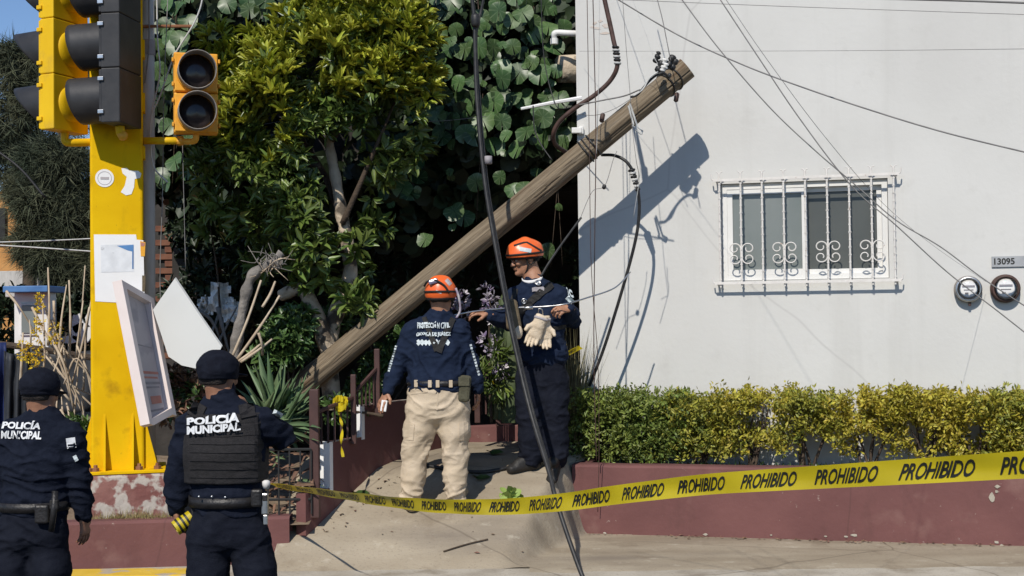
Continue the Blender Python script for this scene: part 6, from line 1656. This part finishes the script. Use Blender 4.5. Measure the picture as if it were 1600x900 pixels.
# ---- officer with the vest, tape roll in hand
o = person('police officer in a black vest marked POLICÍA MUNICIPAL, one elbow raised', 6.6, (0.10, 1.0), dict(
    collar=.035, head=(343, 590), neck=(346, 624), head_fwd=(.45, .88, .05), hs=1.0, skin=M['skin'], seed=4.0, belt=(352, 778), ground=road_g,
    torso=[(356, 826, 0, .190, .135), (356, 776, 0, .178, .132), (354, 705, 0, .180, .138), (351, 660, 0, .155, .105)], shirt_from=1, hem=(356, 788, 0, .187, .138),
    arms=[dict(pts=[(298, 668), (280, 745, .02), (275, 797, .05)], hand=((.12, .1, -1), (1, .35, 0), (0, 1, 0), .75)), dict(pts=[(404, 660), (440, 682, .10), (388, 640, .30)], hand=((-.5, .3, .55), (-.6, .2, -.4), (.1, .2, 1), .6))],
    legs=[dict(pts=[(324, 836), (327, 945), (330, 1064)], toe=(-.3, 1), r=(.104, .086, .082)), dict(pts=[(388, 836), (412, 945), (414, 1066)], toe=(.3, 1), r=(.104, .086, .082))],
    shirt_m=M['navy'], trou_m=M['navy_trousers'], boot_m=M['boot'], sleeve=1.03))
police_cap(o); hair(o)
VF = Field(); T = o['T']
VF.cone(o['J']((355, 752)), o['J']((355, 705)), .245, .250, .03, o['rt'], .156, .164); VF.cone(o['J']((355, 705)), o['J']((354, 662)), .250, .235, .03, o['rt'], .164, .150)
vest = cloth('vest', VF, .008, M['vest'], o['root'], .003, seed=9, clip=[(o['J']((350, 752)), (0, 0, -1)), (o['J']((350, 646)), (0, 0, 1)), (o['J']((354, 700)) + o['rt'] * .193, o['rt']), (o['J']((354, 700)) - o['rt'] * .193, -o['rt'])])
b = bvh_of([vest, o['shirt']])
for (x0, x1) in ((304, 313), (388, 396)):
    strip_on(b, [(x0, 652), (x1 if x0 < 350 else x0 - 4, 632)], 24, .010, M['vest'], vest, 'shoulder_strap', 6.5)
for y in (690, 703, 716, 729, 742):
    strip_on(b, [(297, y), (350, y + 1), (407, y)], 8, .005, M['vest'], vest, 'webbing', 6.45)
strip_on(b, [(296, 664), (350, 666), (407, 662)], 34, .004, M['vest'], vest, 'back_panel', 6.45)
b2 = bvh_of([vest, o['shirt']])
print_on(b2, 'POLICÍA', None, M['reflective'], vest, corners=((296, 652), (374, 646), (374, 660), (296, 664)), bold=.05, off=.017)
print_on(b2, 'MUNICIPAL', None, M['reflective'], vest, corners=((296, 666), (375, 660), (375, 673), (296, 680)), bold=.05, off=.017)
b = bvh_of([o['shirt']])
strip_on(b, [(427, 643), (441, 650)], 8, .002, M['print_pale'], o['root'], 'sleeve_patch', 6.6, n=3)
c = o['J']((355, 781)); ring_band(c, o['rt'], (0, 0, 1), .192, .146, .052, .006, M['leather'], o['root'], 'belt')
for x in (311, 331, 352): MB().lathe(P(x, 776 if x < 350 else 777, 6.445), (0, -1, 0), [(0, .007), (.004, .006), (.006, .002)], 10).build('belt_stud', M['steel'], o['root'], True)
rd = thing('radio', 'silver and black radio hanging on the hip of the vested officer', 'radio', loc=tuple(P(414, 790, 6.5)))
MB().box(P(401, 778, 6.47), (.055, .04, .09), bev=.012).build('pouch', M['leather'], rd)
MB().box(P(414, 787, 6.48), (.034, .03, .11), bev=.008).build('case', M['steel'], rd)
MB().box(P(414, 778, 6.466), (.024, .01, .03), bev=.004).build('display', M['leather'], rd)
MB().lathe(P(416, 757, 6.48), (0, 0, 1), [(-.02, .014), (0, .02), (.015, .02), (.022, .01)], 12).build('knob', M['white_metal'], rd, True)
MB().box(P(415, 812, 6.48), (.022, .02, .05), bev=.004).build('clip', M['steel'], rd)
rl = thing('tape_roll', 'roll of yellow barrier tape in the hand of the vested officer', 'tape roll', loc=tuple(P(285, 818, 6.6)))
cR = Vector(P(287, 817, 6.62)); axR = Vector((.75, .35, .5)).normalized()
MB().lathe(cR, axR, [(-.05, .022), (-.05, .040), (.05, .040), (.05, .022)], 24, caps=False).build('tape', M['tape_yellow'], rl)
for h_ in (-.028, -.002, .022): MB().lathe(cR + axR * h_, axR, [(-.006, .0412), (.006, .0412)], 24, caps=False).build('print_band', M['tape_ink'], rl)

# ---- rescuer in beige trousers seen from behind
o = person('rescuer in orange helmet and beige trousers seen from behind on the ramp', 9.85, (0.08, 1.0), dict(
    head=(689, 464), neck=(689, 487), head_fwd=(.10, .99, -.05), hs=1.06, skin=M['skin2'], seed=8.0, belt=(686, 600), ground=ramp_g,
    torso=[(684, 634, 0, .245, .165), (683, 594, 0, .226, .165), (682, 548, 0, .205, .155), (683, 518, 0, .155, .118)], shirt_from=1, hem=(684, 602, 0, .238, .168),
    arms=[dict(pts=[(645, 518), (622, 572, .02), (605, 612, -.04)], hand=((-.45, -.15, -.9), (.7, .6, -.2), (.0, -1, 0), .25, 1.05)), dict(pts=[(718, 516), (737, 570, .03), (747, 609, .06)], hand=((.0, .1, -1), (-1, .2, 0), (0, 1, 0), .45, 1.05))],
    legs=[dict(pts=[(661, 640), (650, 704), (642, 774)], toe=(-.25, 1), r=(.126, .097, .085)), dict(pts=[(709, 640), (711, 706), (711, 772)], toe=(.3, 1), r=(.126, .097, .085))],
    shirt_m=M['navy_shirt'], trou_m=M['beige_cloth'], boot_m=M['boot_tan'], sleeve=1.02, tamp=.013, amp=.013))
W1 = o
hm = helmet(o); hair(o, -.058)
b = bvh_of([o['shirt']])
print_on(b, 'PROTECCIÓN CIVIL', None, M['print_pale'], o['root'], corners=((652, 503), (702, 503), (702, 513), (652, 513)), bold=.045, off=.012, d0=9.7)
print_on(b, 'OAXACA DE JUÁREZ', None, M['print_pale'], o['root'], corners=((651, 518), (703, 518), (703, 527), (651, 527)), bold=.045, off=.012, d0=9.7)
for i in range(9): strip_on(b, [(653 + i * 5.6, 532), (656 + i * 5.6, 535.5), (653 + i * 5.6, 539)], 4.6, .007, M['print_pale'], o['root'], 'chevron_print', 9.7, n=4)
strip_on(b, [(663, 496), (672, 520), (683, 548)], [7, 9], .010, M['strap'], o['root'], 'harness_strap', 9.7)
strip_on(b, [(708, 498), (697, 520), (685, 550)], [9, 10], .013, M['strap'], o['root'], 'harness_strap', 9.7)
for (x0, y0, x1, y1) in ((619, 540, 607, 582), (735, 538, 749, 588)):
    for i in range(11):
        t = i / 11; xa = x0 + (x1 - x0) * t; ya = y0 + (y1 - y0) * t
        strip_on(b, [(xa, ya), (xa + (x1 - x0) / 16, ya + (y1 - y0) / 16)], 3.2, .003, M['print_pale'], o['root'], 'sleeve_print', 9.8, n=2)
c = o['J']((686, 598)); ring_band(c, o['rt'], (0, 0, 1), .238, .170, .040, .006, M['leather'], o['root'], 'belt')
for x in (652, 674, 686, 706): 
    p = P(x, 598, 9.85); dx = (p.x - c[0]) / .244; y = c[1] - .180 * math.sqrt(max(0, 1 - dx * dx)); MB().box((p.x, y, p.z), (.028, .012, .055), bev=.003).build('belt_loop', M['beige_cloth'], o['root'])
ol = thing('belt_pouch', 'olive pouch on the right hip of the beige-trousered rescuer', 'pouch', loc=tuple(P(725, 608, 9.75)))
MB().box(P(726, 607, 9.74), (.09, .06, .20), Matrix.Rotation(.1, 3, 'Y'), bev=.022).build('bag', M['olive'], ol); MB().box(P(725, 596, 9.705), (.085, .012, .07), bev=.005).build('flap', M['olive'], ol)
b = bvh_of([o['trousers']])
strip_on(b, [(641, 662), (639, 688)], 14, .005, M['beige_cloth'], o['trousers'], 'cargo_pocket', 9.85); strip_on(b, [(724, 660), (724, 688)], 14, .005, M['beige_cloth'], o['trousers'], 'cargo_pocket', 9.85)
strip_on(b, [(640, 616), (668, 612)], 2, .003, M['beige_cloth'], o['trousers'], 'pocket_seam', 9.8); strip_on(b, [(684, 604), (683, 640)], 2, .003, M['beige_cloth'], o['trousers'], 'seam', 9.8)
gg = thing('goggles', 'dark goggles strapped on top of the helmet of the beige-trousered rescuer', 'goggles', loc=tuple(P(678, 440, 9.72)))
MB().tube(spline([P(663, 447, 9.78), P(668, 440, 9.73), P(680, 438, 9.70), P(694, 446, 9.70), P(702, 458, 9.71)], 5), .008, 8).build('strap', M['strap'], gg, True)
MB().box(P(677, 440, 9.71), (.075, .03, .038), Matrix.Rotation(-.3, 3, 'Y'), bev=.012).build('lens', mat('purple_goggle_lens', (.10, .09, .16), (.22, .20, .28), .15, scale=20), gg)
bh_ = bvh_of([hm]); strip_on(bh_, [(681, 455), (690, 457)], 4, .002, M['reflective'], hm, 'sticker', 9.7, n=3); strip_on(bh_, [(697, 437), (704, 445)], 6, .002, M['sign_panel'], hm, 'sticker', 9.7, n=3)
bk_ = thing('helmet_strap_end', 'patterned strap hanging down the right side of the helmet', 'strap', loc=tuple(P(717, 470, 9.80)))
MB().tube(spline([P(712, 450, 9.78), P(717, 465, 9.78), P(719, 485, 9.8), P(713, 497, 9.8)], 5), .009, 8).build('strap', M['purple_leaf'], bk_, True)
wh_ = thing('paper_slip', 'folded white paper in the left hand of the beige-trousered rescuer', 'paper', loc=tuple(P(600, 633, 9.8)))
MB().box(P(600, 634, 9.78), (.045, .03, .085), Matrix.Rotation(.15, 3, 'Y'), bev=.004).build('sheet', M['paper'], wh_)

# ---- rescuer in dark navy facing the camera, holding the line
o = person('rescuer in orange helmet and dark navy clothes holding a steel line', 10.42, (-.38, -.92), dict(
    head=(820, 404), neck=(834, 437), head_fwd=(-.90, -.40, -.16), head_up=(.1, 0, 1), hs=1.12, skin=M['skin2'], seed=13.0, belt=(846, 555), ground=ramp_g,
    torso=[(847, 588, 0, .200, .140), (846, 545, 0, .200, .145), (843, 498, 0, .205, .150), (838, 464, 0, .180, .115)], shirt_from=1, hem=(847, 552, 0, .224, .168),
    arms=[dict(pts=[(803, 466, -.02), (797, 505, -.16), (762, 491, -.33)], hand=((-1, -.1, .12), (.1, .3, -1), (.0, -.9, .3), .75, 1.1)), dict(pts=[(872, 462, .0), (894, 500, .02), (889, 482, -.20)], hand=((-.35, -.25, -.05), (-.5, .2, -.6), (-.2, -.4, .8), .95, 1.1))],
    legs=[dict(pts=[(829, 596), (828, 650, -.03), (830, 713, -.02)], toe=(-.95, -.35), r=(.128, .104, .096)), dict(pts=[(864, 596), (867, 650, -.02), (869, 713)], toe=(-.25, -1), r=(.128, .104, .096))],
    shirt_m=M['navy_shirt'], trou_m=M['navy_trousers'], boot_m=M['boot'], sleeve=1.08, amp=.013, tamp=.012))
W2 = o
hm = helmet(o, .012, .08); hair(o)
q, A = o['q'], o['A']
for x in (-1, 1):
    ey = MB().lathe(q(x * .032, .084, .001), A[1], [(-.012, .004), (-.006, .0115), (.0, .013), (.006, .0115), (.012, .005), (.0128, .0)], 12, caps=False).build('eye', M['sign_panel'], o['root'], True)
    MB().lathe(q(x * .032, .0955, .001), A[1], [(0, .0085), (.002, .006), (.0025, .0)], 10, caps=False).build('iris', M['hair'], ey, True)
    MB().tube([Vector(q(x * .014, .094, .021)), Vector(q(x * .032, .094, .026)), Vector(q(x * .050, .082, .021))], .0045, 6).build('eyebrow', M['hair'], o['root'], True)
MB().tube([Vector(q(-.024, .090, -.050)), Vector(q(0, .100, -.047)), Vector(q(.024, .090, -.050))], .0045, 6).build('moustache', M['hair'], o['root'], True)
b = bvh_of([o['shirt'], o['root']])
bhm = bvh_of([hm]); strip_on(bhm, [(812, 389), (830, 392)], 6, .003, M['print_pale'], hm, 'silver_sticker', 10.3, n=4)
strip_on(bhm, [(803, 384), (822, 378), (846, 392)], 2.5, .004, M['strap'], hm, 'black_stripe', 10.3)
# white undershirt collar
ring_band(o['J']((833, 436)) + np.array([-.005, -.012, 0]), nrmz((.92, -.38, 0)), nrmz((-.25, -.3, 1)), .078, .086, .036, .006, M['white_cloth'], o['root'], 'collar')
strip_on(b, [(862, 445), (840, 462), (818, 482), (806, 500)], 11, .012, M['strap'], o['root'], 'harness_strap', 10.25)
strip_on(b, [(806, 452), (800, 480), (812, 505)], 8, .010, M['strap'], o['root'], 'harness_strap', 10.25)
strip_on(b, [(806, 512), (846, 516), (884, 510)], 6, .008, M['strap'], o['root'], 'harness_strap', 10.25)
bq = bvh_of([o['shirt']])
for (x, y) in ((840, 444), (819, 470)):
    h_, n_ = cast(bq, x, y, [10.25]); MB().lathe(h_ + n_ * .014, n_, [(0, .026), (.008, .026), (.010, .016), (.006, .014), (.006, .006), (.012, .005)], 16).build('harness_ring', M['steel'], o['root'], True)
h_, n_ = cast(bq, 840, 453, [10.25]); strip_on(bq, [(832, 453), (850, 452)], 6, .012, M['sign_dark'], o['root'], 'name_badge', 10.25, n=4)
print_on(bq, 'PC', None, M['print_pale'], o['root'], corners=((884, 449), (893, 453), (897, 466), (887, 462)), bold=.07, off=.006, d0=10.3)
strip_on(bq, [(886, 464), (895, 473)], 8, .003, M['print_pale'], o['root'], 'sleeve_patch', 10.3, n=3)
c = o['J']((846, 556))
strip_on(bvh_of([o['trousers']]), [(812, 585), (826, 580), (838, 584)], 3, .004, M['navy_trousers'], o['trousers'], 'pocket_seam', 10.3)
lp_ = thing('leather_pouch', 'brown suede tool pouch with a cream end hanging at the chest of the navy rescuer', 'pouch', loc=tuple(P(800, 495, 10.05)))
PF = Field(); PF.cone(P(799, 474, 10.08)[:], P(803, 510, 10.06)[:], .050, .062, .02, (1, 0, 0), .035, .04); co, qd = PF.polygonise(.008); mesh_obj('pouch', np_mesh('pouch', co, qd), lp_, M['suede'])
PF = Field(); PF.ell(P(810, 519, 10.04)[:], (.034, .03, .055), [(1, 0, 0), (0, 1, 0), (0, 0, 1)], .01); co, qd = PF.polygonise(.007); mesh_obj('cream_end', np_mesh('cream_end', co, qd), lp_, M['glove'])
def glove(label, wr, dr, palm, th, s):
    G = Field(); w = np.array(P(*wr)[:]); f = nrmz(dr)
    hand(G, w, dr, palm, th, .22, s, .012, 1.35); G.cone(w - f * .06, w + f * .01, .052, .040, .02, nrmz(th), .034, .028)
    co, qd = G.polygonise(.006, clip=[(w - f * .075, -f)])
    t = thing('work_glove', label, 'glove', 'gloves clipped to the navy rescuer', loc=tuple(w))
    mesh_obj('glove', np_mesh('glove', co, qd), t, M['glove'])
    ring_band(w - f * .045, nrmz(th), f, .054, .036, .02, .004, M['sign_panel'], t, 'cuff_band', 24)
glove('cream work glove hanging in front, nearer the camera', (842, 506, 10.12), (-.42, -.05, -.9), (.1, -1, .05), (-.9, 0, .3), 1.18)
glove('cream work glove hanging behind the other one', (850, 508, 10.17), (.02, .0, -1), (.1, -1, 0), (.9, 0, 0), 1.15)
cb_ = thing('carabiner', 'steel carabiner holding the gloves on the line', 'carabiner', loc=tuple(P(845, 485, 10.12)))
MB().tube(spline([P(842, 482, 10.10), P(847, 484, 10.10), P(848, 492, 10.12), P(844, 500, 10.13), P(840, 498, 10.12), P(841, 488, 10.11), P(842, 482, 10.10)], 5), .005, 6).build('loop', M['steel'], cb_, True)
MB().lathe(P(826, 481, 10.10), (1, 0, .06), [(-.035, .008), (-.03, .014), (.03, .014), (.035, .008)], 10).build('swivel', M['steel'], cb_, True)
# hide helper keys
for ob_ in list(scene.objects):
    if '_bvh' in ob_: del ob_['_bvh']
